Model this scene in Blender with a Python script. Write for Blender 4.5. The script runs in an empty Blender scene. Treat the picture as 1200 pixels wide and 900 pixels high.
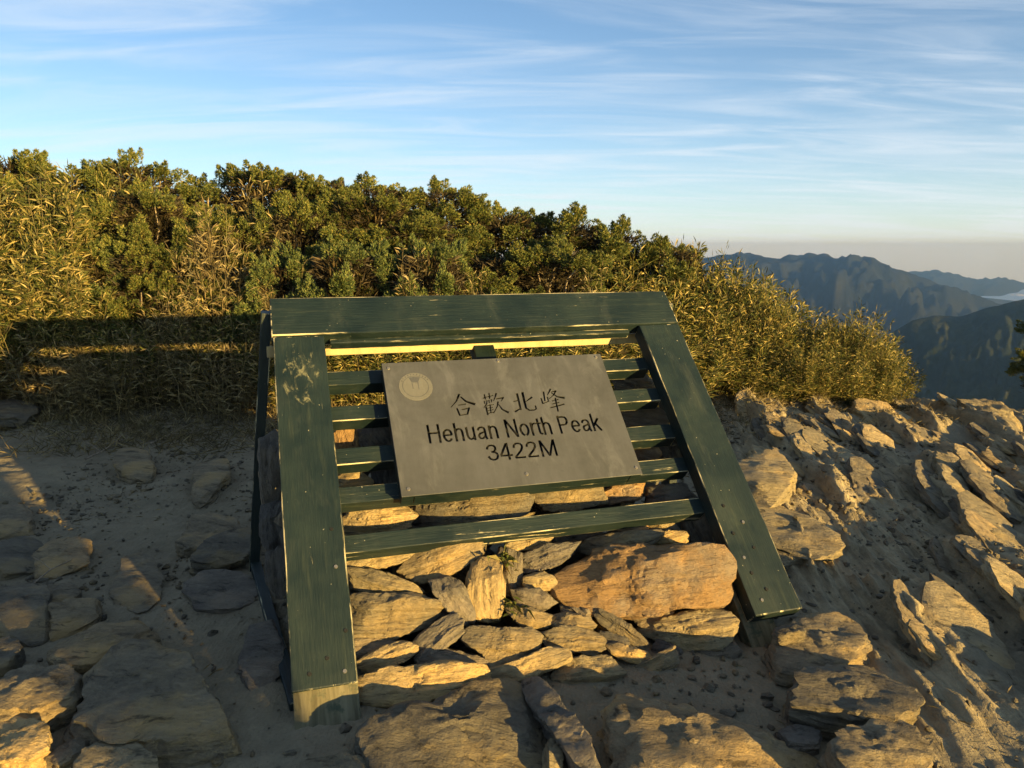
import bpy, bmesh, math, random
import numpy as np
from mathutils import Vector, Matrix

rad = math.radians
SC = bpy.context.scene
COL = SC.collection
RNG = np.random.default_rng(7)
random.seed(7)

# ------------------------------------------------------------------ camera, sky, sun, exposure
CAMZ, FPX, PITCH = 1.5, 901.0, rad(10.07)
cam_d = bpy.data.cameras.new('camera')
cam_d.sensor_width = 36.0
cam_d.lens = 36.0 * FPX / 1200.0
cam_d.clip_start, cam_d.clip_end = 0.05, 200000.0
cam = bpy.data.objects.new('camera', cam_d)
cam.location = (0, 0, CAMZ)
cam.rotation_euler = (math.pi / 2 - PITCH, 0, 0)
COL.objects.link(cam)
SC.camera = cam

SUN_EL = rad(4.9)
SUN_TO = np.array([0.705, -0.709, 0.0]); SUN_TO /= np.linalg.norm(SUN_TO)      # horizontal direction towards the sun
sun_d = bpy.data.lights.new('sun', 'SUN')
sun_d.energy = 5.0
sun_d.angle = rad(0.55)
sun_d.color = (1.0, 0.69, 0.235)
sun = bpy.data.objects.new('sun', sun_d)
to_sun = Vector((SUN_TO[0] * math.cos(SUN_EL), SUN_TO[1] * math.cos(SUN_EL), math.sin(SUN_EL)))
sun.rotation_euler = to_sun.to_track_quat('Z', 'Y').to_euler()
COL.objects.link(sun)

world = bpy.data.worlds.new('World')
SC.world = world
world.use_nodes = True
wn, wl = world.node_tree.nodes, world.node_tree.links
wn.clear()
w_out = wn.new('ShaderNodeOutputWorld')
w_bg = wn.new('ShaderNodeBackground')
sky = wn.new('ShaderNodeTexSky')
sky.sky_type = 'NISHITA'
sky.sun_disc = False
sky.sun_elevation = SUN_EL
sky.sun_rotation = math.atan2(SUN_TO[0], SUN_TO[1])
sky.altitude = 3000.0
sky.air_density, sky.dust_density, sky.ozone_density = 1.0, 0.5, 2.0
w_bg.inputs['Strength'].default_value = 0.087
# thin cirrus: noise on a flat layer high above, stretched into streaks
tc = wn.new('ShaderNodeTexCoord')
sep = wn.new('ShaderNodeSeparateXYZ'); wl.new(tc.outputs['Generated'], sep.inputs[0])
zc = wn.new('ShaderNodeMath'); zc.operation = 'MAXIMUM'; zc.inputs[1].default_value = 0.0; wl.new(sep.outputs['Z'], zc.inputs[0])
za = wn.new('ShaderNodeMath'); za.operation = 'ADD'; za.inputs[1].default_value = 0.10; wl.new(zc.outputs[0], za.inputs[0])
dv = wn.new('ShaderNodeVectorMath'); dv.operation = 'DIVIDE'
cz = wn.new('ShaderNodeCombineXYZ')
for k in range(3): wl.new(za.outputs[0], cz.inputs[k])
wl.new(tc.outputs['Generated'], dv.inputs[0]); wl.new(cz.outputs[0], dv.inputs[1])
mp = wn.new('ShaderNodeMapping'); mp.inputs['Scale'].default_value = (0.8, 3.0, 0.0); mp.inputs['Rotation'].default_value = (0, 0, rad(-7)); mp.inputs['Location'].default_value = (3.1, 0.4, 0)
wl.new(dv.outputs[0], mp.inputs['Vector'])
nz = wn.new('ShaderNodeTexNoise'); nz.inputs['Scale'].default_value = 1.0; nz.inputs['Detail'].default_value = 9; nz.inputs['Roughness'].default_value = 0.57; nz.inputs['Distortion'].default_value = 0.9
wl.new(mp.outputs[0], nz.inputs['Vector'])
cr = wn.new('ShaderNodeMapRange'); cr.interpolation_type = 'SMOOTHSTEP'
cr.inputs['From Min'].default_value = 0.36; cr.inputs['From Max'].default_value = 0.80; cr.inputs['To Max'].default_value = 0.50
wl.new(nz.outputs['Fac'], cr.inputs['Value'])
vz = wn.new('ShaderNodeMath'); vz.operation = 'MULTIPLY'; vz.inputs[1].default_value = -9.0; wl.new(zc.outputs[0], vz.inputs[0])
ve = wn.new('ShaderNodeMath'); ve.operation = 'EXPONENT'; wl.new(vz.outputs[0], ve.inputs[0])
vm = wn.new('ShaderNodeMath'); vm.operation = 'MULTIPLY_ADD'; vm.inputs[1].default_value = 0.62; wl.new(ve.outputs[0], vm.inputs[0]); wl.new(cr.outputs['Result'], vm.inputs[2]); vm.use_clamp = True
cmix = wn.new('ShaderNodeMix'); cmix.data_type = 'RGBA'
wl.new(vm.outputs[0], cmix.inputs['Factor']); wl.new(sky.outputs[0], cmix.inputs['A'])
cmix.inputs['B'].default_value = (3.3, 3.6, 3.9, 1)
wl.new(cmix.outputs['Result'], w_bg.inputs['Color'])
wl.new(w_bg.outputs[0], w_out.inputs[0])

SC.view_settings.view_transform = 'Standard'
SC.view_settings.look = 'None'
SC.view_settings.exposure = 1.6
SC.view_settings.gamma = 1.0
SC.view_settings.use_curve_mapping = False
SC.cycles.use_denoising = True
SC.cycles.max_bounces = 6
SC.cycles.diffuse_bounces = 3
SC.cycles.volume_bounces = 0
SC.cycles.transparent_max_bounces = 4

# ------------------------------------------------------------------ helpers
FW = np.array([0, math.cos(PITCH), -math.sin(PITCH)]); UPV = np.array([0, math.sin(PITCH), math.cos(PITCH)]); RT = np.array([1., 0, 0]); CP = np.array([0, 0, CAMZ])
def ray(x, y): return RT * (x - 600) + UPV * (450 - y) + FW * FPX
def at_z(x, y, z=0.0): r = ray(x, y); return CP + r * (z - CAMZ) / r[2]
def at_y(x, y, Y): r = ray(x, y); return CP + r * (Y / r[1])
def at_plane(x, y, p, nrm): r = ray(x, y); return CP + r * (((p - CP) @ nrm) / (r @ nrm))
def unit(v): v = np.asarray(v, float); return v / (np.linalg.norm(v) + 1e-12)

_perm = np.random.default_rng(3).random((64, 64, 64))
def vnoise(P, seed=0):
    P = np.asarray(P, float) + np.array([seed * 7.31, seed * 3.77, seed * 5.13]) + 1000.0
    i = np.floor(P).astype(int); f = P - i; f = f * f * (3 - 2 * f); i &= 63; j = (i + 1) & 63
    x0, y0, z0 = i[..., 0], i[..., 1], i[..., 2]; x1, y1, z1 = j[..., 0], j[..., 1], j[..., 2]
    fx, fy, fz = f[..., 0], f[..., 1], f[..., 2]
    a = _perm[x0, y0, z0] * (1 - fx) + _perm[x1, y0, z0] * fx
    b = _perm[x0, y1, z0] * (1 - fx) + _perm[x1, y1, z0] * fx
    c = _perm[x0, y0, z1] * (1 - fx) + _perm[x1, y0, z1] * fx
    d = _perm[x0, y1, z1] * (1 - fx) + _perm[x1, y1, z1] * fx
    return ((a * (1 - fy) + b * fy) * (1 - fz) + (c * (1 - fy) + d * fy) * fz) * 2 - 1
def fbm(P, octs=4, seed=0, rough=0.5):
    P = np.asarray(P, float); s = 0; a = 1.0
    for k in range(octs):
        s = s + a * vnoise(P, seed + k * 11); P = P * 2.03; a *= rough
    return s
def sstep(a, b, x): t = np.clip((x - a) / (b - a), 0, 1); return t * t * (3 - 2 * t)

def mesh_np(name, V, Fc, smooth=True, mats=(), attrs=None):
    V = np.ascontiguousarray(V, dtype=np.float32); Fc = np.ascontiguousarray(Fc, dtype=np.int32); k = Fc.shape[1]
    me = bpy.data.meshes.new(name)
    me.vertices.add(len(V)); me.vertices.foreach_set('co', V.ravel())
    me.loops.add(Fc.size); me.loops.foreach_set('vertex_index', Fc.ravel())
    me.polygons.add(len(Fc)); me.polygons.foreach_set('loop_start', np.arange(0, Fc.size, k, dtype=np.int32))
    me.polygons.foreach_set('use_smooth', np.full(len(Fc), smooth))
    for m in mats: me.materials.append(m)
    if attrs:
        for an, av in attrs.items():
            at = me.attributes.new(an, 'FLOAT', 'POINT'); at.data.foreach_set('value', np.ascontiguousarray(av, dtype=np.float32).ravel())
    me.update(); me.validate()
    return me
def link(name, me, parent=None):
    o = bpy.data.objects.new(name, me); COL.objects.link(o)
    if parent is not None: o.parent = parent
    return o
def tag(o, label=None, cat=None, group=None, kind=None):
    for k, v in (('label', label), ('category', cat), ('group', group), ('kind', kind)):
        if v: o[k] = v
    return o
def empty(name, loc=(0, 0, 0), rz=0.0):
    o = bpy.data.objects.new(name, None); o.location = loc; o.rotation_euler = (0, 0, rz); o.empty_display_size = 0.1
    COL.objects.link(o); return o
def copy_tree(o, parent=None):
    c = o.copy(); COL.objects.link(c); c.parent = parent
    for ch in list(o.children): copy_tree(ch, c)
    return c

# ------------------------------------------------------------------ materials
class NT:
    def __init__(s, name):
        s.m = bpy.data.materials.new(name); s.m.use_nodes = True
        s.n, s.l = s.m.node_tree.nodes, s.m.node_tree.links
        s.n.clear(); s.out = s.n.new('ShaderNodeOutputMaterial'); s.b = s.n.new('ShaderNodeBsdfPrincipled'); s.l.new(s.b.outputs[0], s.out.inputs[0])
    def coord(s, which='Object', scale=(1, 1, 1), rot=(0, 0, 0)):
        t = s.n.new('ShaderNodeTexCoord'); m = s.n.new('ShaderNodeMapping'); m.inputs['Scale'].default_value = scale; m.inputs['Rotation'].default_value = rot
        s.l.new(t.outputs[which], m.inputs['Vector']); return m.outputs[0]
    def noise(s, vec, scale=5, detail=6, rough=.55, dist=0):
        t = s.n.new('ShaderNodeTexNoise'); t.inputs['Scale'].default_value = scale; t.inputs['Detail'].default_value = detail
        t.inputs['Roughness'].default_value = rough; t.inputs['Distortion'].default_value = dist
        if vec is not None: s.l.new(vec, t.inputs['Vector'])
        return t.outputs['Fac']
    def ramp(s, fac, stops):
        r = s.n.new('ShaderNodeValToRGB'); e = r.color_ramp.elements
        while len(e) < len(stops): e.new(0.5)
        for k, (p, c) in enumerate(stops): e[k].position = p; e[k].color = (*c, 1) if len(c) == 3 else c
        s.l.new(fac, r.inputs[0]); return r.outputs[0]
    def rng(s, fac, a, b, c=0., d=1.):
        r = s.n.new('ShaderNodeMapRange'); r.interpolation_type = 'SMOOTHSTEP'
        for k, v in zip(('From Min', 'From Max', 'To Min', 'To Max'), (a, b, c, d)): r.inputs[k].default_value = v
        s.l.new(fac, r.inputs['Value']); return r.outputs['Result']
    def math(s, op, a, b=None):
        m = s.n.new('ShaderNodeMath'); m.operation = op
        for k, v in enumerate((a, b)):
            if v is None: continue
            if isinstance(v, (int, float)): m.inputs[k].default_value = v
            else: s.l.new(v, m.inputs[k])
        return m.outputs[0]
    def mix(s, fac, a, b, mode='MIX'):
        m = s.n.new('ShaderNodeMix'); m.data_type = 'RGBA'; m.blend_type = mode
        for k, v in (('Factor', fac), ('A', a), ('B', b)):
            if isinstance(v, (int, float)): m.inputs[k].default_value = v
            elif isinstance(v, tuple): m.inputs[k].default_value = (*v, 1)
            else: s.l.new(v, m.inputs[k])
        return m.outputs['Result']
    def bump(s, h, strength=.5, dist=.01, prev=None):
        b = s.n.new('ShaderNodeBump'); b.inputs['Strength'].default_value = strength; b.inputs['Distance'].default_value = dist
        s.l.new(h, b.inputs['Height'])
        if prev is not None: s.l.new(prev, b.inputs['Normal'])
        return b.outputs[0]
    def attr(s, name):
        a = s.n.new('ShaderNodeAttribute'); a.attribute_name = name; return a.outputs['Fac']
    def orand(s): return s.n.new('ShaderNodeObjectInfo').outputs['Random']
    def island(s): return s.n.new('ShaderNodeNewGeometry').outputs['Random Per Island']
    def fin(s, color=None, rough=.8, metal=0., normal=None, spec=.3):
        for k, v in (('Base Color', color), ('Roughness', rough), ('Metallic', metal), ('Normal', normal), ('Specular IOR Level', spec)):
            if v is None: continue
            if isinstance(v, (int, float)): s.b.inputs[k].default_value = v
            elif isinstance(v, tuple): s.b.inputs[k].default_value = (*v, 1)
            else: s.l.new(v, s.b.inputs[k])
        return s.m

def rock_mat(name, lo, hi, tint, tint_amt=.5):
    """object z is across the bedding, x along the grain"""
    t = NT(name); c = t.coord('Object'); st = t.coord('Object', (3.5, 7, 34)); sf = t.coord('Object', (14, 30, 120))
    n1 = t.noise(c, 6, 8, .65); n2 = t.noise(st, 2.0, 8, .68, .5); n3 = t.noise(c, 70, 5, .65); n4 = t.noise(sf, 2.0, 5, .6, .3)
    f = t.math('ADD', t.math('MULTIPLY', n1, .35), t.math('ADD', t.math('MULTIPLY', n2, .35), t.math('ADD', t.math('MULTIPLY', n3, .12), t.math('MULTIPLY', n4, .18))))
    col = t.ramp(f, [(.36, lo), (.50, tuple((p + q) * .5 for p, q in zip(lo, hi))), (.64, hi)])
    col = t.mix(t.math('MULTIPLY', t.rng(t.noise(c, 3.6, 6, .65), .48, .64), tint_amt), col, tint)
    col = t.mix(t.rng(n2, .33, .44, .75, 0), col, tuple(p * .35 for p in lo))
    col = t.mix(1.0, col, t.ramp(t.orand(), [(0, (.62, .64, .68)), (.5, (1.0, .97, .92)), (1, (1.28, 1.14, .92))]), 'MULTIPLY')
    nb = t.bump(n2, .9, .030); nb = t.bump(n4, .7, .010, nb); nb = t.bump(t.noise(c, 22, 7, .7), .8, .016, nb); nb = t.bump(n3, .5, .005, nb)
    return t.fin(col, .85, 0, nb, .25)
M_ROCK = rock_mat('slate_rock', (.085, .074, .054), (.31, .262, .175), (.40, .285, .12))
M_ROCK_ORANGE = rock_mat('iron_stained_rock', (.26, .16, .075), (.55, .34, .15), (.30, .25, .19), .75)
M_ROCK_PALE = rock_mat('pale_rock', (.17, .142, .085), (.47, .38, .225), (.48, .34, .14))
M_ROCK_DARK = rock_mat('dark_slate', (.075, .07, .06), (.24, .215, .175), (.30, .24, .16), .35)

def ground_mat():
    t = NT('summit_ground'); c = t.coord('Object'); rk = t.attr('rock')
    n1 = t.noise(c, 1.3, 6, .6); n2 = t.noise(c, 9, 8, .65); n3 = t.noise(c, 90, 4, .6)
    f = t.math('ADD', t.math('MULTIPLY', n1, .4), t.math('ADD', t.math('MULTIPLY', n2, .4), t.math('MULTIPLY', n3, .2)))
    dirt = t.ramp(f, [(.34, (.155, .130, .084)), (.66, (.31, .262, .170))])
    st = t.coord('Object', (14, 1.6, 8), (0, 0, rad(6)))
    ns = t.noise(st, 2.2, 8, .65, .25)
    f2 = t.math('ADD', t.math('MULTIPLY', ns, .6), t.math('MULTIPLY', n2, .4))
    rock = t.ramp(f2, [(.36, (.16, .132, .084)), (.66, (.42, .34, .20))])
    m = t.rng(t.math('ADD', rk, t.math('MULTIPLY', t.math('SUBTRACT', n2, .5), .9)), .35, .65)
    col = t.mix(m, dirt, rock)
    vo = t.n.new('ShaderNodeTexVoronoi'); vo.inputs['Scale'].default_value = 55; t.l.new(c, vo.inputs['Vector'])
    nb = t.bump(n2, .7, .03); nb = t.bump(n3, .7, .010, nb); nb = t.bump(vo.outputs['Distance'], .3, .006, nb); nb = t.bump(ns, .6, .03, nb)
    return t.fin(col, .92, 0, nb, .15)
M_GROUND = ground_mat()

def paint_mat(name, chip_lo, chip_hi, axis_scale=(1, 1, 1), bare=(.50, .44, .27), base=((.0032, .0096, .0095), (.0076, .0186, .0178))):
    t = NT(name); c = t.coord('Object'); g = t.coord('Object', axis_scale)
    n1 = t.noise(c, 4, 6, .6); ng = t.noise(g, 30, 6, .65); nf = t.noise(g, 120, 3, .5)
    col = t.ramp(n1, [(.3, base[0]), (.7, base[1])])
    dust = t.noise(t.coord('Object', (1, .45, 1), (0, 0, rad(12))), 7, 7, .7, .5); col = t.mix(t.math('MULTIPLY', t.rng(dust, .50, .72), .32), col, (.045, .054, .044))
    col = t.mix(t.rng(ng, .52, .78, 0, .35), col, (.055, .066, .04))
    ch = t.noise(g, 26, 8, .7, .2); big = t.noise(c, 2.3, 3, .5)
    chm = t.rng(t.math('ADD', ch, t.math('MULTIPLY', t.math('SUBTRACT', big, .5), .35)), chip_lo, chip_hi)
    col = t.mix(chm, col, bare)
    sp = t.noise(c, 75, 2, .5); col = t.mix(t.rng(sp, .74, .78), col, (.30, .28, .20))
    h = t.math('ADD', t.math('MULTIPLY', ng, .6), t.math('MULTIPLY', nf, .4))
    nb = t.bump(h, .6, .006); nb = t.bump(t.math('SUBTRACT', 1., chm), .5, .002, nb)
    return t.fin(col, t.rng(n1, .3, .7, .48, .68), 0, nb, .4), t
GX, GY, GZ = (.09, 1, 1), (1, .09, 1), (1, 1, .09)
M_PAINT_X = paint_mat('green_paint_beam', .665, .73, GX)[0]
M_EDGE_X = paint_mat('worn_green_edge', .47, .60, GX)[0]
M_SLAT = paint_mat('green_paint_slat', .615, .70, GX)[0]
M_PAINT_Y, _t = paint_mat('green_paint_leg', .675, .74, GY)
# the scraped and muddy patch high on one leg (its own place in that leg's object space)
M_EDGE_Y = paint_mat('worn_green_leg_edge', .50, .62, GY)[0]
def scuffed_leg():
    m, t = paint_mat('scuffed_green_paint_leg', .675, .74, GY)
    tcn = t.n.new('ShaderNodeTexCoord'); mpn = t.n.new('ShaderNodeMapping')
    mpn.inputs['Location'].default_value = (-.10 / .095, -1.42 / .22, 0); mpn.inputs['Scale'].default_value = (1 / .095, 1 / .22, 1)
    t.l.new(tcn.outputs['Object'], mpn.inputs['Vector'])
    sx = t.n.new('ShaderNodeSeparateXYZ'); t.l.new(mpn.outputs[0], sx.inputs[0])
    r2 = t.math('ADD', t.math('MULTIPLY', sx.outputs['X'], sx.outputs['X']), t.math('MULTIPLY', sx.outputs['Y'], sx.outputs['Y']))
    inside = t.rng(r2, .1, 1.1, 1, 0)
    smear = t.noise(t.coord('Object', (1, .5, 1), (0, 0, rad(25))), 28, 7, .7, .8)
    fac = t.rng(t.math('ADD', smear, t.math('MULTIPLY', inside, .17)), .66, .80)
    fac = t.math('MULTIPLY', fac, t.rng(inside, 0, .3))
    old = t.b.inputs['Base Color'].links[0].from_socket
    t.l.new(t.mix(t.math('MULTIPLY', fac, .55), old, (.24, .23, .13)), t.b.inputs['Base Color'])
    return m
M_SCUFF = scuffed_leg()
def bare_mat():
    t = NT('bare_weathered_wood'); g = t.coord('Object', GY); c = t.coord('Object')
    n = t.noise(g, 34, 7, .65, .2); p = t.noise(c, 16, 6, .7)
    col = t.ramp(n, [(.3, (.05, .045, .026)), (.5, (.125, .11, .062)), (.7, (.21, .185, .11))])
    col = t.mix(t.math('MULTIPLY', t.rng(p, .52, .66), .7), col, (.03, .052, .034))
    return t.fin(col, .85, 0, t.bump(n, .7, .006), .2)
M_BARE = bare_mat()
def yellow_mat():
    t = NT('fresh_pale_timber'); g = t.coord('Object', GX)
    n = t.noise(g, 22, 6, .6); col = t.ramp(n, [(.3, (.34, .255, .115)), (.7, (.46, .36, .18))])
    return t.fin(col, .7, 0, t.bump(n, .3, .003), .3)
M_YELLOW = yellow_mat()
def plate_mat(name, a, b, rough=.55, metal=.35):
    t = NT(name); c = t.coord('Object'); s1 = t.coord('Object', (1, .16, 1), (0, 0, rad(-38))); s2 = t.coord('Object', (1, .05, 1), (0, 0, rad(75)))
    n1 = t.noise(c, 4.5, 7, .6, .4); n2 = t.noise(s1, 14, 7, .7); n3 = t.noise(s2, 55, 4, .6); n4 = t.noise(c, 34, 6, .7)
    f = t.math('ADD', t.math('MULTIPLY', n1, .55), t.math('ADD', t.math('MULTIPLY', n2, .3), t.math('MULTIPLY', n4, .15)))
    col = t.ramp(f, [(.36, a), (.64, b)])
    col = t.mix(t.math('MULTIPLY', t.rng(n2, .66, .76), .35), col, (.17, .16, .125))
    col = t.mix(t.math('MULTIPLY', t.rng(n3, .74, .80), .5), col, (.20, .19, .15))
    st_ = t.noise(t.coord('Object', (1, .35, 1), (0, 0, rad(8))), 9, 8, .72, .7); col = t.mix(t.math('MULTIPLY', t.rng(st_, .50, .66), .32), col, tuple(q * 1.7 for q in b)); col = t.mix(t.math('MULTIPLY', t.rng(n4, .56, .72), .3), col, tuple(q * .5 for q in a))
    return t.fin(col, t.rng(f, .35, .65, rough + .1, rough - .1), metal, t.bump(n2, .08, .002), .4)
M_PLATE = plate_mat('weathered_metal_plate', (.056, .059, .060), (.108, .110, .108))
M_EMBLEM = plate_mat('etched_metal', (.100, .100, .090), (.142, .140, .124), .7, .2)
M_DARK = NT('dark_metal').fin((.03, .03, .028), .5, .6)
M_STEEL = NT('screw_steel').fin((.30, .28, .24), .4, .8)
def leaf_mat(name, cols, trans=.25, rough=.55):
    t = NT(name); col = t.ramp(t.island(), cols)
    col = t.mix(1.0, col, t.ramp(t.noise(t.coord('Object'), 5.0, 4, .65), [(.32, (.58, .66, .66)), (.68, (1.3, 1.22, 1.05))]), 'MULTIPLY')
    t.fin(col, rough, 0, None, .25)
    tr = t.n.new('ShaderNodeBsdfTranslucent'); t.l.new(col, tr.inputs[0]); ms = t.n.new('ShaderNodeMixShader'); ms.inputs[0].default_value = trans
    t.l.new(t.b.outputs[0], ms.inputs[1]); t.l.new(tr.outputs[0], ms.inputs[2]); t.l.new(ms.outputs[0], t.out.inputs[0])
    return t.m
M_JUNI = leaf_mat('juniper_needles', [(0, (.040, .060, .018)), (.5, (.112, .134, .037)), (.9, (.22, .21, .060)), (1, (.28, .21, .08))], .15)
M_JUNI2 = leaf_mat('blue_green_juniper_needles', [(0, (.045, .068, .027)), (.6, (.115, .148, .050)), (.93, (.21, .22, .072)), (1, (.26, .2, .09))], .15)
M_BAMB = leaf_mat('bamboo_leaves', [(0, (.030, .044, .010)), (.45, (.095, .098, .026)), (.75, (.21, .17, .055)), (1, (.48, .38, .17))], .2)
M_BAMG = leaf_mat('green_bamboo_leaves', [(0, (.022, .036, .008)), (.5, (.085, .092, .020)), (.78, (.21, .172, .045)), (.92, (.36, .28, .095)), (1, (.50, .39, .17))], .18)
M_DRY = leaf_mat('dry_straw', [(0, (.075, .058, .028)), (.55, (.175, .135, .065)), (.9, (.30, .235, .12)), (1, (.42, .34, .19))], .2)
M_GRASS = leaf_mat('grass_blades', [(0, (.06, .085, .02)), (.6, (.15, .155, .04)), (1, (.36, .29, .12))], .3)
M_TWIG_SHADE = leaf_mat('dead_twigs_gap_shade', [(0, (.018, .014, .008)), (.7, (.04, .03, .016)), (1, (.10, .075, .04))], .05)  # dead twigs, coloured very dark to stand for shade in the gaps
def bark():
    t = NT('bark'); n = t.noise(t.coord('Object', (1, 1, .2)), 30, 6, .65)
    return t.fin(t.ramp(n, [(.3, (.13, .10, .07)), (.7, (.40, .32, .22))]), .9, 0, t.bump(n, .6, .01), .1)
M_BARK = bark()
def mountain_mat(name, a, b, rock):
    t = NT(name); c = t.coord('Object'); n = t.noise(c, .0035, 9, .68); n2 = t.noise(c, .02, 6, .7)
    col = t.mix(t.rng(t.math('ADD', t.math('MULTIPLY', n, .6), t.math('MULTIPLY', n2, .4)), .42, .62), a, b)
    col = t.mix(t.math('MULTIPLY', t.rng(t.noise(c, .0012, 6, .7), .58, .70), .5), col, rock)
    return t.fin(col, .95, 0, t.bump(n2, 1.0, 14.), .05)
M_FOREST = mountain_mat('forested_slope', (.009, .014, .008), (.032, .036, .018), (.07, .063, .04))
M_FAR = mountain_mat('far_slope', (.007, .010, .008), (.018, .021, .015), (.05, .046, .038))

# ------------------------------------------------------------------ ground
def edge_fall(x, y):
    lim = 8.4 + 2.6 * sstep(4.4, 3.6, x) + .35 * np.sin(x * 2.1)
    fall = np.maximum(0, y - lim); right = np.maximum(0, x - 7.0); back = np.maximum(0, -y - 9.0); left = np.maximum(0, -x - 11.0)
    r = np.sqrt(fall ** 2 + right ** 2 + back ** 2 + left ** 2)
    return -.8 * (np.sqrt(r * r + .16) - .4)
RIBS = [(2.05, 4.2, 7.2, .50, .20), (1.50, 3.5, 4.9, .36, .15), (3.35, 6.1, 7.7, .42, .15), (3.05, 4.5, 5.7, .42, .18), (4.40, 6.2, 7.9, .55, .22), (2.60, 3.9, 5.0, .36, .13), (3.25, 3.9, 4.8, .36, .14), (2.20, 2.8, 3.8, .34, .14), (1.62, 2.5, 3.4, .30, .14), (2.72, 5.2, 6.4, .40, .13), (2.75, 2.4, 3.4, .34, .13), (1.95, 1.9, 2.7, .30, .12), (3.75, 4.9, 6.2, .40, .15), (2.9, 6.6, 7.9, .36, .13), (2.45, 5.9, 7.4, .34, .12), (3.9, 6.8, 8.0, .36, .14), (2.3, 4.6, 5.6, .3, .1), (3.45, 5.6, 6.5, .3, .12), (1.85, 5.0, 6.2, .3, .12), (2.45, 3.3, 4.2, .28, .11), (2.95, 3.2, 4.1, .3, .12), (2.35, 2.2, 2.9, .28, .11), (4.05, 5.6, 6.7, .4, .15), (4.7, 5.6, 6.9, .4, .15)]
def ribs(x, y):
    """tilted slate fins: a scarp on one side, a long face on the other, broken along the strike"""
    P = np.stack([x, y, 0 * x], -1); h = np.zeros_like(x); w1 = fbm(P * np.array([3.0, 1.1, 1]), 3, 81); w2 = fbm(P * np.array([9., 2.2, 1]), 3, 85)
    for k, (x0, y0, y1, w, a) in enumerate(RIBS):
        t = x - (x0 + .10 * (y - (y0 + y1) / 2)) + .04 * w1 + .016 * w2
        seg = np.floor(y * 3.1 + .9 * w1 + k * .37); am = .95 * a * (.68 + .32 * vnoise(np.stack([seg, 0 * seg + k, 0 * seg], -1), 91) + .2 * w2)
        pr = np.where(t < 0, np.clip(1 + t / .055, 0, 1), np.clip(1 - t / w, 0, 1) ** .85)
        h = np.maximum(h, np.maximum(am, .02) * pr * sstep(y0 - .25, y0 + .2, y + .25 * w1) * sstep(y1 + .25, y1 - .2, y + .25 * w1))
    return h
def rock_mask(x, y):
    P = np.stack([x, y, 0 * x], -1)
    m = sstep(.75, 1.5, x + .25 * fbm(P * 1.4, 3, 40) - .12 * np.maximum(0, y - 4)) * sstep(9.5, 8.6, y)
    soil = sstep(-.15, .45, fbm(P * .85 + 3.3, 3, 55))
    return np.clip(np.maximum(m * (1 - .8 * soil), sstep(.02, .06, ribs(x, y))), 0, 1)
def ground_h(x, y, detail=True):
    x = np.asarray(x, float); y = np.asarray(y, float); P = np.stack([x, y, 0 * x], -1)
    h = .045 * fbm(P * .9, 3, 5) + .018 * fbm(P * 3.1, 3, 9)
    h = h * sstep(-.2, .5, np.abs(x - .2) - .2) * .9 + h * .1
    h = h + .10 * sstep(5.6, 7.4, y) * sstep(1.5, -1, x)
    h = h + sstep(.7, 1.7, x) * (.015 * np.clip(y - 3.0, -3, 5.5) - .080 * np.clip(x - 1.0, 0, 7))
    m = rock_mask(x, y)
    t = x * .994 - y * .105
    wp = fbm(P * np.array([1.2, .42, 1]), 3, 21)
    def saw(lam, warp, sd, sharp):
        q = t / lam + warp * wp + .25 * fbm(P * np.array([2.4, .7, 1]) / lam * .4, 2, sd)
        k = np.floor(q); f = q - k; seg = np.floor(y / (lam * 1.7) + 1.2 * wp + .77 * k)
        amp = .45 + .55 * vnoise(np.stack([k, seg, 0 * x], -1), sd + 3)
        return amp * np.where(f < sharp, f / sharp, (1 - f) / (1 - sharp))
    h = h + ribs(x, y) + m * (.05 * saw(.62, .6, 30, .14) + .055 * saw(.21, .8, 33, .16))
    if detail:
        h = h + m * (.034 * saw(.085, 1.2, 36, .18) + .012 * saw(.034, 2.0, 38, .25) + .010 * fbm(P * np.array([22, 6, 1]), 3, 61))
        h = h + (1 - m) * (.009 * fbm(P * 9, 4, 70) + .005 * np.abs(fbm(P * 21, 3, 72))) + .0035 * fbm(P * 38, 2, 71)
    return h + edge_fall(x, y)
def axis(segs):
    out = []
    for a, b, s in segs: out.append(np.arange(a, b - 1e-6, s))
    return np.concatenate(out + [np.array([segs[-1][1]])])
gx = axis([(-60, -20, 4), (-20, -8, 1), (-8, -4, .12), (-4, -2, .035), (-2, 3.4, .0155), (3.4, 5.6, .022), (5.6, 9, .1), (9, 20, 1), (20, 60, 4)])
gy = axis([(-60, -20, 4), (-20, -6, 1), (-6, 0, .2), (0, 1.7, .06), (1.7, 4.4, .0155), (4.4, 8.6, .018), (8.6, 9.2, .04), (9.2, 14, .15), (14, 20, 1), (20, 60, 4)])
GXm, GYm = np.meshgrid(gx, gy)
GZm = ground_h(GXm, GYm)
nx, ny = len(gx), len(gy)
idx = np.arange(nx * ny).reshape(ny, nx)
quads = np.stack([idx[:-1, :-1], idx[:-1, 1:], idx[1:, 1:], idx[1:, :-1]], -1).reshape(-1, 4)
g_me = mesh_np('ground', np.stack([GXm, GYm, GZm], -1).reshape(-1, 3), quads, True, (M_GROUND,), {'rock': rock_mask(GXm, GYm)})
tag(link('ground', g_me), kind='structure')
def gz(x, y): return float(ground_h(np.array([x]), np.array([y]), False)[0])

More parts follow.
